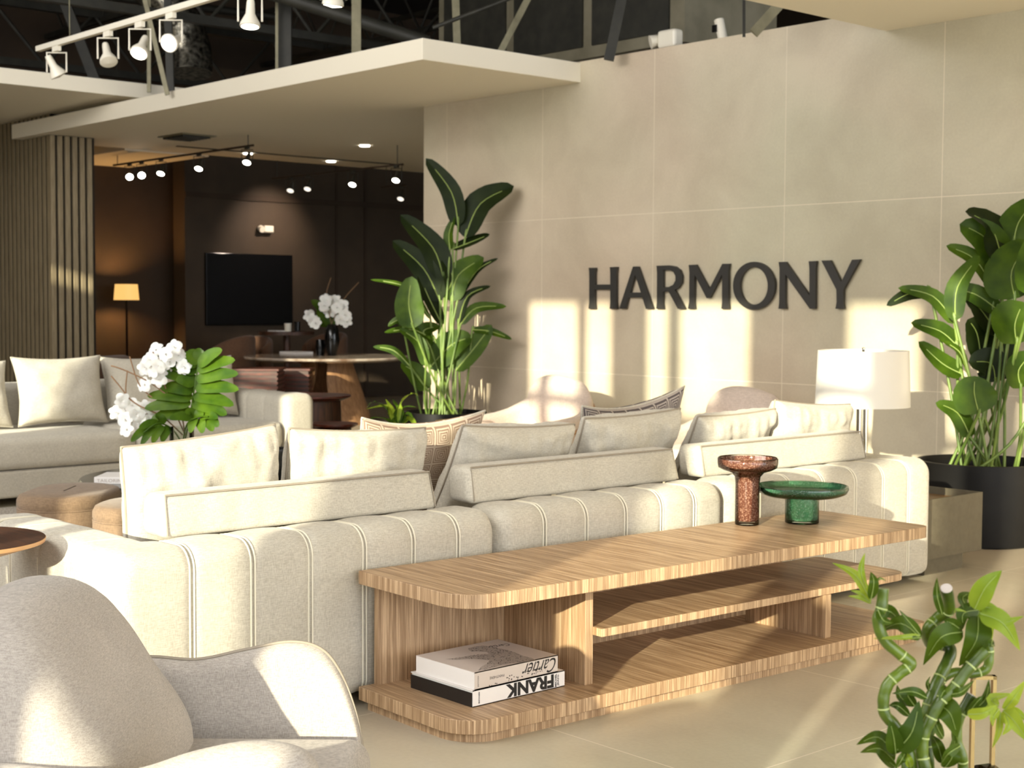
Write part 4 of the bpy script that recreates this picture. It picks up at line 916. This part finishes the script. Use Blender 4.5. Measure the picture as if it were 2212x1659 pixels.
# local axes: x to the front of the chair, y away from the camera
def armmb(tops, y0, th, bulge, zb=.14, lean=0):
    """tops: (x, ztop); rounded thick panel"""
    rows = []; P = smooth_path([(x, 0, z) for x, z in tops], 8); K = len(P)
    for i, p in enumerate(P):
        u = i/(K-1); e = 1 if .04 < u < .96 else math.sqrt(max(0.04, 1-((.04-min(u, 1-u))/.04)**2)); yy = y0+bulge*math.sin(PI*u)
        prof = []; hh = p.z-zb; w2 = th/2*e
        for k in range(12):
            a = PI*k/11; prof.append((p.x, yy+w2*math.cos(a)+lean*(hh), p.z-w2+w2*math.sin(a)*1.0))
        m_ = [(p.x, yy-w2*1.05+lean*hh*.5, zb+hh*.5), (p.x, yy-w2*.9, zb), (p.x, yy+w2*.9, zb), (p.x, yy+w2*1.05+lean*hh*.5, zb+hh*.5)]
        rows.append(prof+m_)
    M = MB().grid(rows, False, True); n = len(rows[0]); M.f.append(tuple(range(n))); M.f.append(tuple((K-1)*n+j for j in range(n))); return M
far = [(-.30, .50), (-.2, .545), (-.08, .538), (.03, .558), (.13, .575), (.20, .56), (.245, .51), (.28, .43), (.30, .35), (.31, .25)]
near = [(-.42, .50), (-.30, .535), (-.12, .525), (-.02, .532), (.08, .565), (.18, .585), (.26, .575), (.295, .54), (.31, .46), (.315, .36), (.315, .25)]
obj('far_arm', armmb(far, .33, .075, .05, lean=.08), fabc, t, world=False, smooth=60)
obj('near_arm', armmb(near, -.33, .11, -.03, lean=-.05), fabc, t, world=False, smooth=60)
P = smooth_path([(x, .33+.05*math.sin(PI*(i/9))+.08*(z-.14)-.034, z+.001) for i, (x, z) in enumerate(far)], 6)
obj('piping', MB().tube([(p[0], p[1]+.03, p[2]) for p in P], .004, 6), pipeg, t, world=False, smooth=60)
prof = [(-.05, .30), (-.055, .42), (-.085, .50), (-.15, .595), (-.215, .70), (-.275, .765), (-.34, .785), (-.40, .77), (-.44, .70), (-.46, .58), (-.45, .42), (-.42, .25)]
prof = [tuple(p)[0:3:2] for p in smooth_path([(x, 0, z) for x, z in prof], 4)]
rows = []; ny = 26
for j in range(ny+1):
    v = -1+2*j/ny; y = .33*v; e = max(0, 1-abs(v)**3.4)**.5; row = []
    for (x, z) in prof:
        xm, zm = -.28, .42
        s = .25+.75*e; zz = zm+(z-zm)*(s if z > zm else 1); xx = xm+(x-xm)*(.35+.65*e)+.05*abs(v)**2*(z > .3)
        row.append((xx, y, zz))
    rows.append(row)
M = MB().grid(rows, False, True); M.f.append(tuple(range(len(prof)))); M.f.append(tuple(ny*len(prof)+j for j in range(len(prof))))
obj('backrest', M, fabc, t, world=False, smooth=70)
obj('seat_cushion', MB().box((-.36, -.28, .24), (.33, .29, .40)), fabc, t, world=False, bevel=.05, seg=5, smooth=40)
obj('shell', MB().box((-.43, -.34, .10), (.30, .34, .24)), fabc, t, world=False, bevel=.05, seg=5, smooth=40)
obj('swivel_base', MB().lathe([(.26, 0), (.25, .015), (.05, .02), (.05, .10)], 32, (-.05, 0, 0)), chrome, t, world=False, smooth=30)
# ------------------------------------------------------------------ armchairs by the wall
def wall_chair(label, loc, rz):
    t = thing('armchair', label, 'armchair', loc, rz, 'pale armchairs along the tiled wall')
    path = []
    for k in range(7): path.append((-.36, -.36+.06*k*.95, 1-k/6.5*.35))
    for k in range(1, 16):
        a = PI-PI*k/16; path.append((.36*math.cos(a), .0+.36*math.sin(a), None))
    for k in range(7)[::-1]: path.append((.36, -.36+.06*k*.95, 1-k/6.5*.35))
    rows = []; rim = []; K = len(path)
    for i, (x, y, q) in enumerate(path):
        u = abs(i/(K-1)-.5)*2; top = .52+.06*(1-u)+(.0 if u > .62 else -.0+.095*(1+math.cos(u/.62*PI))); nx, ny_ = (x, max(0, y)) if y > 0 else (x, 0); l = math.hypot(nx, ny_); nx, ny_ = nx/l, ny_/l
        th = .045; prof = []
        for k in range(8):
            a = PI*k/7; prof.append((x+nx*th*math.cos(a), y+ny_*th*math.cos(a), top-th+th*math.sin(a)))
        prof += [(x-nx*th, y-ny_*th, .36), (x+nx*th, y+ny_*th, .36)]; rows.append(prof); rim.append((x+nx*.055, y+ny_*.055, top-.10))
    M = MB().grid(rows, False, True); n = len(rows[0]); M.f.append(tuple(range(n))); M.f.append(tuple((K-1)*n+j for j in range(n)))
    obj('shell', M, boucle, t, world=False, smooth=60)
    obj('wooden_rim', MB().tube(rim, .016, 8), tanwood, t, world=False, smooth=60)
    M = MB(); g = [-math.cos(PI*k/16) for k in range(17)]
    for sg in (1, -1):
        M.grid([[(.31*u*math.sqrt(1-.45*v*v), .24-.05*(1-u*u)-sg*.07*max(0, (1-u*u)*(1-v*v))**.5, .62+.205*v*math.sqrt(1-.45*u*u)) for v in g] for u in g])
    obj('back_cushion', M, boucle, t, world=False, smooth=80)
    obj('seat_cushion', MB().box((-.30, -.36, .33), (.30, .22, .45)), boucle, t, world=False, bevel=.045, seg=4, smooth=40)
    obj('seat_frame', MB().box((-.31, -.33, .28), (.31, .25, .33)), tanwood, t, world=False, bevel=.01)
    for x in (-.29, .29):
        for y in (-.3, .24): obj('leg', MB().tube([(x*1.08, y*1.08, 0), (x, y, .30)], [.014, .02], 10), tanwood, t, world=False, smooth=60)
    return t
def place(px, Y, dx=0): p = ony(px, 850, Y); return (p.x+dx, Y, 0)
wall_chair('pale boucle armchair with wooden rim and cross shaped shadow, right of the left plant', place(1162, 7.25), math.radians(6))
wall_chair('pale armchair whose rounded shaded back shows above the sunlit cushions', place(1562, 7.2), math.radians(4))
# small side tables by the armchairs
p = ony(1030, 905, 7.05); t = thing('small_wood_table', 'small reddish wood table between the left planter and the armchair', 'side table', (p.x-.22, 7.05, 0))
obj('top', MB().lathe([(0, .44), (.17, .44), (.17, .465), (0, .465)], 32, (p.x-.22, 7.05, 0)), tanwood, t, smooth=30)
obj('leg', MB().lathe([(.12, 0), (.11, .02), (.025, .03), (.025, .44)], 20, (p.x-.22, 7.05, 0)), darkw, t, smooth=30)
# black post glimpsed at 1825
p = dp(1826, 935, 8.55); t = thing('black_floor_vase', 'tall slim black floor vase glimpsed between the last cushion and the lamp', 'vase', (p.x, p.y, 0))
hz_ = H-(884-655)/FPX*8.55
obj('body', MB().lathe([(0, 0), (.05, 0), (.055, .02), (.045, .3), (.022, hz_-.05), (.026, hz_), (.02, hz_), (.016, hz_-.1)], 24, (p.x, p.y, 0)), blackm, t, smooth=60)
# spider plant
sp = dp(862, 925, 9.7); SPZ = .40
t = thing('small_black_table', 'low black table carrying the small strap leaved plant behind the second cushion', 'side table', (sp.x, sp.y, 0))
obj('top', MB().lathe([(0, SPZ-.03), (.22, SPZ-.03), (.22, SPZ), (0, SPZ)], 32, (sp.x, sp.y, 0)), blackm, t, smooth=30)
obj('leg', MB().lathe([(.15, 0), (.15, .015), (.03, .03), (.03, SPZ-.03)], 20, (sp.x, sp.y, 0)), blackm, t, smooth=30)
t = thing('small_potted_plant', 'small plant with arching yellow green strap leaves behind the second cushion', 'plant', (sp.x, sp.y, SPZ))
obj('pot', MB().lathe([(0, 0), (.06, 0), (.08, .1), (.074, .1), (.06, .02), (0, .02)], 24, (sp.x, sp.y, SPZ)), potm, t, smooth=50)
for P, w_, mm in (([(855, 918), (838, 880), (790, 884)], 18, leafl), ([(858, 918), (835, 885), (808, 868), (792, 882)], 16, leafm), ([(856, 915), (848, 890), (833, 862)], 22, leafl), ([(860, 915), (868, 870), (890, 850), (905, 856)], 12, leafl), ([(862, 918), (878, 895), (893, 905)], 18, leafm), ([(862, 920), (885, 905), (903, 928)], 18, leafl), ([(855, 920), (830, 905), (800, 905), (790, 925)], 10, leafm), ([(858, 918), (850, 900), (838, 925)], 18, leafm), ([(860, 918), (872, 882), (900, 880)], 14, leafm), ([(858, 915), (856, 880), (848, 862)], 14, leafm)):
    obj('leaf', leaf_mb([dp(x, y, 9.7+.04*k*(1 if k % 2 else -1)) for k, (x, y) in enumerate(P)], w_*9.7/FPX, UP-FW*.5, .3, 12, 3, 'lance'), mm, t, smooth=60)
# ------------------------------------------------------------------ dining table and the dark room
dc = onz(706, 769, .75); dD = (dc-CAM).dot(FW); dr_ = 179/FPX*dD
dc = Vector((dc.x, dc.y, 0))
t = thing('dining_table', 'large round marble topped dining table on a sculpted wooden pedestal, by the dark room', 'dining table', tuple(dc))
obj('tabletop', MB().lathe([(0, .70), (dr_-.12, .70), (dr_-.01, .725), (dr_, .74), (dr_-.01, .75), (0, .75)], 64, dc), marble, t, smooth=30)
for k, an in enumerate((-50, 70, 190)):
    A_ = math.radians(an)+math.atan2(-FW.y, -FW.x)-math.radians(15); u_ = Vector((math.cos(A_), math.sin(A_), 0)); s_2 = Vector((-u_.y, u_.x, 0)); rows = []
    for i in range(13):
        z = .70*i/12; f = i/12; r0 = .20+.22*(1-f)**1.5; wd = .20+.10*math.sin(PI*min(1, f*.7+.3)); th = .055
        rows.append([dc+u_*(r0+a)+s_2*b+Vector((0, 0, z)) for a, b in ((th, -wd*.6), (th*1.3, 0), (th, wd*.6), (0, wd), (-th, wd*.6), (-th*1.3, 0), (-th, -wd*.6), (0, -wd))])
    M = MB().grid(rows, False, True); M.f.append(tuple(range(8))); M.f.append(tuple(12*8+j for j in range(8))); obj('pedestal_leg', M, tanwood, t, smooth=60)
b_ = onz(640, 764, .75); tag(obj('white_booklet', MB().box((b_.x-.17, b_.y-.12, .7505), (b_.x+.17, b_.y+.12, .775)), bookw), 'white booklet lying on the left of the dining table', 'book')
def lathe_thing(name, label, cat, c, prof, m, **k):
    return tag(obj(name, MB().lathe(prof, 28, c), m, smooth=60, **k), label, cat)
vd = onz(717, 768, .75); sc_ = dD/FPX
t = thing('flower_vase', 'tall dark glass vase of white flowers on the dining table', 'vase', (vd.x, vd.y, .75))
vh = 68*sc_
obj('vase', MB().lathe([(0, 0), (9*sc_, 0), (17*sc_, vh*.45), (15*sc_, vh*.8), (9*sc_, vh), (8*sc_, vh-.01), (0, vh-.03)], 28, (vd.x, vd.y, .7505)), blackm, t, smooth=60)
k = 0; dF = (vd-CAM).dot(FW)
for (x, y) in ((715, 652), (700, 660), (728, 665), (740, 660), (745, 680), (735, 690), (750, 695), (712, 675), (675, 690), (668, 682), (682, 698), (740, 672), (725, 650), (704, 648)):
    k += 1; orchid(dp(x, y, dF+rnd.uniform(-.1, .1)), 24*sc_, 60+k, t)
for P, w_ in (([(712, 700), (700, 670), (672, 648)], 26), ([(715, 700), (700, 685), (685, 668)], 26), ([(716, 700), (720, 675), (705, 655)], 24), ([(716, 700), (730, 680), (735, 668)], 22), ([(713, 700), (695, 695), (690, 680)], 22)):
    obj('leaf', leaf_mb([dp(x, y, dF+.05) for x, y in P], w_*sc_, -FW+UP*.4, .15, 8, 3), leafm, t, smooth=60)
for P in ([(716, 700), (740, 650), (775, 610)], [(716, 700), (705, 640), (715, 600)]): obj('twig', MB().tube(smooth_path([dp(x, y, dF) for x, y in P], 4), .004, 5), twig, t)
vc = onz(692, 767, .75); lathe_thing('black_jar', 'short black jar left of the flower vase on the dining table', 'jar', (vc.x, vc.y, .7505), [(0, 0), (9*sc_, 0), (11*sc_, .1), (9*sc_, 34*sc_), (0, 34*sc_)], blackm)
def tub(label, c, rz, m, hb=.78, name='dining_chair', group=None, sc=1):
    t = thing(name, label, 'chair', c, rz, group); rows = []; K = 20
    for i in range(K+1):
        a = math.radians(-20)+math.radians(220)*i/K; u = abs(i/K-.5)*2; top = hb-.16*u**2
        x, y = .28*sc*math.cos(a), .26*sc*math.sin(a); nx, ny_ = math.cos(a), math.sin(a); th = .035
        rows.append([(x+nx*th*math.cos(b), y+ny_*th*math.cos(b), top+th*math.sin(b)) for b in [PI*k/6 for k in range(7)]]+[(x-nx*th, y-ny_*th, .36), (x+nx*th, y+ny_*th, .36)])
    M = MB().grid(rows, False, True); n = 9; M.f.append(tuple(range(n))); M.f.append(tuple(K*n+j for j in range(n)))
    obj('backrest', M, m, t, world=False, smooth=60)
    obj('seat', MB().lathe([(0, .36), (.25*sc, .36), (.27*sc, .40), (.25*sc, .455), (0, .465)], 28), m, t, world=False, smooth=60)
    for k in range(4):
        a = PI/4+PI/2*k; obj('leg', MB().tube([(.26*sc*math.cos(a), .26*sc*math.sin(a), 0), (.19*sc*math.cos(a), .19*sc*math.sin(a), .37)], [.012, .018], 8), darkw, t, world=False)
    return t
def gnd(px, d): p = dp(px, 900, d); return (p.x, p.y, 0)
tub('brown curved back chair at the left side of the dining table', gnd(497, 17.2), math.radians(-60), brownch, .93, group='brown chairs in the dark room')
tub('brown curved back chair behind the dining table, left of the vases', gnd(700, 19.0), math.radians(10), brownch, .93, group='brown chairs in the dark room')
tub('brown curved back chair further back beside the television wall', gnd(535, 17.9), math.radians(20), brownch, .9, group='brown chairs in the dark room')
t = thing('high_table', 'tall dark table with cups and papers below the television', 'table', gnd(620, 18.2))
hc = Vector(gnd(620, 18.2)); hz = H-(718-655)/FPX*18.2
obj('top', MB().lathe([(0, hz-.04), (.34, hz-.04), (.34, hz), (0, hz)], 36, hc), darkw, t, smooth=30)
obj('column', MB().lathe([(.22, 0), (.2, .02), (.04, .04), (.04, hz-.04)], 20, hc), darkw, t, smooth=30)
q_ = dp(622, 700, 18.1); lathe_thing('white_cup', 'white cup standing on the tall dark table', 'cup', (q_.x, q_.y, hz+.001), [(0, 0), (.04, 0), (.045, .1), (.04, .1), (.035, .01), (0, .01)], whitep)
q_ = dp(642, 700, 18.1); lathe_thing('dark_cup', 'dark cup right of the white cup on the tall table', 'cup', (q_.x, q_.y, hz+.001), [(0, 0), (.035, 0), (.04, .12), (.035, .12), (0, .1)], blackm)
q_ = dp(605, 716, 18.1); tag(obj('paper_sheets', MB().box((q_.x-.12, q_.y-.1, hz+.001), (q_.x+.06, q_.y+.08, hz+.012)), bookw), 'white papers at the left of the tall dark table', 'paper')
# television
a = onx(446, 545.7, tvX+.06); b = onx(633, 702, tvX+.06)
t = thing('television', 'large black flat television on the far dark wall', 'television', (tvX+.03, (a.y+b.y)/2, b.z))
obj('housing', MB().box((tvX+.002, a.y, b.z), (tvX+.055, b.y, a.z)), blackm, t, bevel=.004)
obj('screen', MB().box((tvX+.0555, a.y+.012, b.z+.02), (tvX+.058, b.y-.012, a.z-.012)), tvm, t)
c = onx(578, 495, tvX+.05)
t = thing('exit_light_unit', 'small white two lamp emergency unit on the wall above the television', 'emergency light', tuple(c))
obj('housing', MB().box((tvX+.002, c.y-.06, c.z-.045), (tvX+.08, c.y+.08, c.z+.045)), whitep, t, bevel=.01)
obj('lamp_head', MB().tube([(tvX+.09, c.y-.1, c.z-.01), (tvX+.03, c.y-.1, c.z+.01)], .045, 14), whitep, t, smooth=40)
sp2 = Vector((tvX+1.0, c.y+.1, 3.0)); spot('wall_spot', tuple(sp2), (tvX, c.y+.05, c.z-.15), 90, (1, .80, .64), 74, .95)
# floor lamp in the dark room
lp = dp(273, 631, 18.55); fl = Vector((lp.x, lp.y, 0)); k_ = 18.55/FPX
t = thing('floor_lamp', 'lit floor lamp with a warm yellow shade at the left of the dark room', 'lamp', tuple(fl))
obj('lamp_shade', MB().lathe([(24*k_, lp.z+17*k_), (27*k_, lp.z-17*k_), (26*k_, lp.z-17*k_), (23*k_, lp.z+17*k_)], 32, fl, close=True), warmsh, t, smooth=60)
obj('pole', MB().tube([fl+Vector((0, 0, .02)), fl+Vector((0, 0, lp.z))], .014, 10), blackm, t)
obj('base', MB().lathe([(.16, 0), (.15, .02), (.02, .03)], 28, fl), blackm, t, smooth=30)
point('lamp_bulb', tuple(fl+Vector((0, 0, lp.z))), 42, (1, .55, .2), .05)
# lounge seats at the left of the dark room
def slabchair(label, px, d, rz, m, w_, hb, sd=.42, name='low_armchair'):
    c = gnd(px, d); t = thing(name, label, 'armchair', c, rz)
    obj('base', MB().box((-w_/2, -.4, .08), (w_/2, .35, .3)), m, t, world=False, bevel=.03, seg=3)
    obj('seat_cushion', MB().box((-w_/2+.1, -.41, .3), (w_/2-.1, .2, .44)), m, t, world=False, bevel=.05, seg=3)
    obj('backrest', MB().box((-w_/2+.04, .16, .3), (w_/2-.04, .38, hb)), m, t, world=False, bevel=.08, seg=4, smooth=40)
    for s in (-1, 1):
        for yy in (-.3, .25): obj('foot', MB().box((s*(w_/2-.1)-.03, yy-.03, 0), (s*(w_/2-.1)+.03, yy+.03, .085)), blackm, t, world=False)
    for s in (-1, 1): obj('arm', MB().box((s*(w_/2-.05)-.06, -.4, .3), (s*(w_/2-.05)+.06, .3, .6)), m, t, world=False, bevel=.04, seg=3, smooth=40)
    return t
slabchair('beige armchair back at the edge of the slatted column', 196, 16.9, math.radians(150), tanch, .7, .98)
slabchair('brown low sofa in front of the beige armchair behind the far sofa', 262, 14.6, math.radians(120), brownch, 1.1, .80, name='low_sofa')
# slatted wooden cabinets
for px, d, wpx, lb in ((559, 15.0, 98, 'red brown slatted wooden stool left of the dining table'), (642, 15.6, 60, 'smaller slatted wooden stool under the dining table edge')):
    c = gnd(px, d); w2 = wpx/FPX*d/2*1.0; z1_ = H-(797-655)/FPX*d; t = thing('slatted_stool', lb, 'stool', c, YW)
    obj('frame', MB().box((-w2+.01, -w2+.01, 0), (w2-.01, w2-.01, z1_-.02)), darkw, t, world=False)
    M = MB(); z = .03
    while z < z1_-.05: M.box((-w2, -w2, z), (w2, w2, z+.022)); z += .045
    obj('slats', M, redwood, t, world=False); obj('top', MB().box((-w2-.01, -w2-.01, z1_-.02), (w2+.01, w2+.01, z1_)), redwood, t, world=False)
for px, py, z, r, lb, st in ((679, 853, .5, .335, 'round dark walnut drum table behind the arm of the far sofa', 0), (722, 914, .33, .2, 'lower small walnut drum table right of the far sofa arm', 1)):
    c = onz(px, py, z); t = thing('drum_table', lb, 'side table', (c.x, c.y, 0), 0, None)
    obj('top', MB().lathe([(0, z-.045), (r-.06, z-.045), (r, z-.015), (r, z), (0, z)], 48, (c.x, c.y, 0)), redwood, t, smooth=30)
    obj('drum', MB().lathe([(r*.72, 0), (r*.74, z*.5), (r*.72, z-.045)], 40, (c.x, c.y, 0)), darkw, t, smooth=30)
# ------------------------------------------------------------------ table, bamboo and brass frame at the lower right
TT = .45
tc_ = dp(2085, 1659, 2.3); tc_.z = 0
t = thing('plinth_table', 'pale round display table under the bamboo, below the picture', 'table', tuple(tc_))
obj('top', MB().lathe([(0, TT-.03), (.43, TT-.03), (.43, TT), (0, TT)], 56, tc_), marble, t, smooth=30)
obj('column', MB().lathe([(.28, 0), (.28, .03), (.09, .06), (.09, TT-.03)], 36, tc_), marble, t, smooth=30)
BD = 2.2; bb = dp(2025, 1659, BD); bbz = TT
t = thing('lucky_bamboo', 'twisting lucky bamboo with fresh green leaves in the lower right foreground', 'plant', (bb.x, bb.y, TT))
obj('vase', MB().lathe([(0, .0), (.075, 0), (.08, .01), (.08, .165), (.075, .165), (.074, .02), (0, .018)], 40, (bb.x, bb.y, TT+.0005)), potm, t, smooth=50)
obj('pebbles', MB().lathe([(0, .15), (.073, .148), (.073, .03)], 24, (bb.x, bb.y, TT)), pebble, t, smooth=50)
def bx(x, y): return (1700+x*.3068, 1150+y*.3068)
def stalk(pts, wpx, nodes, cut=None, d=BD, to=None, dz=None):
    P = [dp(*bx(x, y), d+(dz[i] if dz else 0)) for i, (x, y) in enumerate(pts)]
    if to is not None: P += [Vector((bb.x+to[0], bb.y+to[1], TT+.12))]
    S_ = smooth_path(P, 8); r = wpx*.3068/2/FPX*d; rr = [r*(1+.03*math.sin(i)) for i in range(len(S_))]
    o = obj('stalk', MB().tube(S_, rr, 16), stalkm, t, smooth=70)
    for nx, ny_ in nodes:
        q_ = dp(*bx(nx, ny_), d); i = min(range(1, len(S_)-1), key=lambda k: ((S_[k]-q_)-FW*((S_[k]-q_).dot(FW))).length)
        tg = (S_[i+1]-S_[i-1]).normalized(); obj('node', MB().tube([S_[i]-tg*.0012, S_[i], S_[i]+tg*.0012], [r*1.02, r*1.1, r*1.02], 16), nodem, o, smooth=60)
    if cut:
        tg = (S_[0]-S_[1]).normalized(); obj('cut_end', MB().tube([S_[0]-tg*.0005, S_[0]+tg*.0012], [r*1.0, r*.93], 16), cutm, o)
    return o
stalk([(676, 395), (668, 520), (640, 630), (690, 760), (800, 860), (872, 925), (800, 988), (715, 1065), (680, 1170), (690, 1280), (760, 1360), (840, 1480), (880, 1659)], 82, [(668, 535), (820, 870), (850, 960), (735, 1015), (690, 1240)], False, BD-.03, (-.03, .0))
stalk([(1122, 395), (1140, 540), (1065, 600), (990, 690), (1010, 780), (1090, 790), (1155, 830), (1120, 930), (1060, 1050), (1000, 1200), (965, 1330), (930, 1500), (915, 1659)], 84, [(1145, 545), (1030, 650), (1140, 860), (1068, 1020), (995, 1215)], True, BD, (-.01, .02), dz=[-.05, -.02, 0, 0, .03, .04, .03, .02, .01, 0, 0, .01, .01])
stalk([(1400, 830), (1280, 955), (1180, 1090), (1080, 1190), (1010, 1320), (962, 1430), (955, 1560), (985, 1720)], 84, [(1290, 945), (1195, 1080), (1100, 1180), (1005, 1300), (962, 1440), (960, 1590)], False, BD-.04, (.01, -.02))
stalk([(1330, 560), (1380, 680), (1415, 780), (1425, 870), (1400, 965), (1300, 995), (1180, 985), (1090, 1040), (1040, 1160), (990, 1260), (930, 1400), (900, 1560), (905, 1720)], 66, [(1405, 840), (1360, 985), (1100, 1050)], False, BD+.05, (.02, .03))
stalk([(1300, 1145), (1240, 1250), (1200, 1350), (1200, 1480), (1232, 1570), (1240, 1720)], 74, [(1230, 1270), (1215, 1620)], True, BD+.02, (.045, .0))
stalk([(835, 1612), (838, 1720)], 60, [], True, BD-.03, (-.02, -.03))
stalk([(1060, 1330), (1000, 1450), (1010, 1600), (1040, 1720)], 54, [(1000, 1500)], False, BD+.06, (.03, .04))
BL = [((590, 485), (480, 300), (318, 214), 54, 1), ((556, 390), (520, 270), (549, 145), 48, 1), ((590, 470), (610, 350), (590, 278), 58, 0), ((600, 380), (650, 325), (700, 343), 16, 0), ((580, 490), (520, 430), (446, 408), 28, 1), ((592, 497), (520, 460), (428, 448), 30, 1),
 ((650, 555), (730, 560), (815, 650), 74, 0), ((640, 548), (680, 620), (760, 640), 50, 0), ((942, 745), (800, 640), (642, 700), 96, 0), ((935, 725), (800, 740), (605, 748), 30, 1), ((935, 722), (850, 620), (790, 545), 30, 0), ((945, 740), (880, 745), (815, 762), 22, 0), ((1090, 575), (1055, 440), (1056, 318), 46, 0),
 ((1265, 525), (1235, 460), (1290, 422), 66, 0), ((1285, 522), (1320, 470), (1352, 402), 46, 0), ((1318, 540), (1400, 380), (1512, 268), 118, 1), ((1335, 530), (1430, 530), (1535, 590), 56, 1), ((1350, 545), (1240, 570), (1240, 675), 92, 0), ((1352, 560), (1480, 640), (1668, 590), 70, 1), ((1360, 570), (1520, 640), (1642, 832), 120, 1), ((1365, 570), (1420, 650), (1445, 755), 66, 1),
 ((1345, 590), (1330, 760), (1212, 942), 150, 0), ((1238, 700), (1080, 740), (960, 935), 124, 0), ((1230, 690), (1160, 640), (1105, 620), 70, 0), ((1445, 755), (1440, 790), (1465, 800), 34, 0), ((1175, 560), (1200, 545), (1268, 560), 20, 1),
 ((1075, 1215), (1150, 1280), (1200, 1445), 136, 0), ((985, 1165), (880, 1120), (740, 1135), 56, 0), ((880, 1215), (800, 1160), (775, 1075), 50, 0), ((900, 1225), (850, 1150), (850, 1095), 60, 0), ((860, 1290), (780, 1220), (718, 1220), 50, 0),
 ((775, 1530), (880, 1400), (930, 1185), 136, 0), ((765, 1560), (750, 1440), (722, 1325), 96, 0), ((765, 1570), (640, 1440), (488, 1495), 76, 0), ((755, 1610), (650, 1520), (515, 1550), 70, 0), ((762, 1650), (680, 1580), (600, 1500), 60, 0), ((770, 1660), (810, 1590), (850, 1520), 56, 0),
 ((1095, 1625), (1060, 1500), (1015, 1425), 70, 0), ((1110, 1655), (1170, 1560), (1180, 1420), 90, 0), ((1100, 1450), (1050, 1350), (1050, 1230), 60, 0), ((1130, 1100), (1100, 1120), (1070, 1180), 50, 0), ((1140, 1140), (1230, 1120), (1318, 1040), 46, 0), ((1000, 1110), (990, 1060), (1010, 1010), 26, 0),
 ((1255, 1285), (1390, 1180), (1422, 1035), 56, 0), ((1265, 1290), (1330, 1200), (1380, 1150), 50, 0), ((1270, 1280), (1380, 1270), (1480, 1215), 66, 1), ((1490, 1222), (1440, 1170), (1590, 1135), 60, 1), ((1530, 1245), (1600, 1160), (1680, 1040), 70, 1), ((1520, 1255), (1600, 1330), (1700, 1480), 96, 1), ((1545, 1255), (1620, 1270), (1700, 1330), 56, 1), ((1492, 1240), (1450, 1300), (1450, 1368), 46, 1), ((1500, 1260), (1490, 1400), (1445, 1520), 40, 1), ((1540, 1290), (1560, 1360), (1515, 1430), 56, 1),
 ((1440, 1240), (1350, 1230), (1290, 1290), 40, 1), ((1200, 1250), (1150, 1300), (1130, 1200), 50, 0), ((870, 1655), (850, 1590), (810, 1550), 46, 1), ((1220, 1500), (1130, 1560), (1080, 1640), 60, 0)]
for i, (a, b, c, w_, lit) in enumerate(BL):
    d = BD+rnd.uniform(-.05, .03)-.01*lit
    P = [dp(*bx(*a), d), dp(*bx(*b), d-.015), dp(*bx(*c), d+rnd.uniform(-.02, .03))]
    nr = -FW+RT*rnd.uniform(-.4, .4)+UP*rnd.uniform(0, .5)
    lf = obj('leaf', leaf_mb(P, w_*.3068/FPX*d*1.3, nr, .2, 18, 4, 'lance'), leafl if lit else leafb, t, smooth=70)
    tb = MB().tube(smooth_path(P, 5)[:-2], [.0007*(1-.07*k) for k in range(9)], 5); tb.v = [v-FW*.0016 for v in tb.v]; obj('midrib', tb, midrib, lf)
# brass frame with acrylic disc
DD = 2.6
def px_(x, y, d=DD): return dp(*bx(x, y), d)
a = px_(1312, 1020); b = px_(1458, 1020); fx_ = (b-a); fx_.z = 0; fx_.normalize(); a.z = b.z = (a.z+b.z)/2
t = thing('brass_frame_ornament', 'slim brass frame ornament holding a clear acrylic disc, behind the bamboo', 'ornament', ((a.x+b.x)/2, (a.y+b.y)/2, TT))
r_ = .0032; z0_ = TT+.002
M = MB()
Mf = frame((0, 0, 0), fx_, (0, 0, 1))
def bar(p, q, hw): 
    M.box((min(p[0], q[0])-hw, min(p[1], q[1])-hw, -.006), (max(p[0], q[0])+hw, max(p[1], q[1])+hw, .006), Matrix.Translation((a.x, a.y, 0)) @ Mf)
wd = (b-a).length
bar((0, z0_+r_), (0, a.z), r_); bar((wd, z0_+r_), (wd, a.z), r_); bar((0, a.z), (wd, a.z), r_); bar((0, z0_+r_), (wd, z0_+r_), r_)
obj('frame', M, gold, t)
c = px_(1420, 1420, DD); rd = 165*.3068/FPX*DD
nd = (FW*.35+RT*.94); nd.z = 0; nd.normalize()
obj('disc', MB().tube([Vector((c.x, c.y, TT+rd+.004))-nd*.012, Vector((c.x, c.y, TT+rd+.004))+nd*.012], rd, 48), acryl, t, smooth=40)
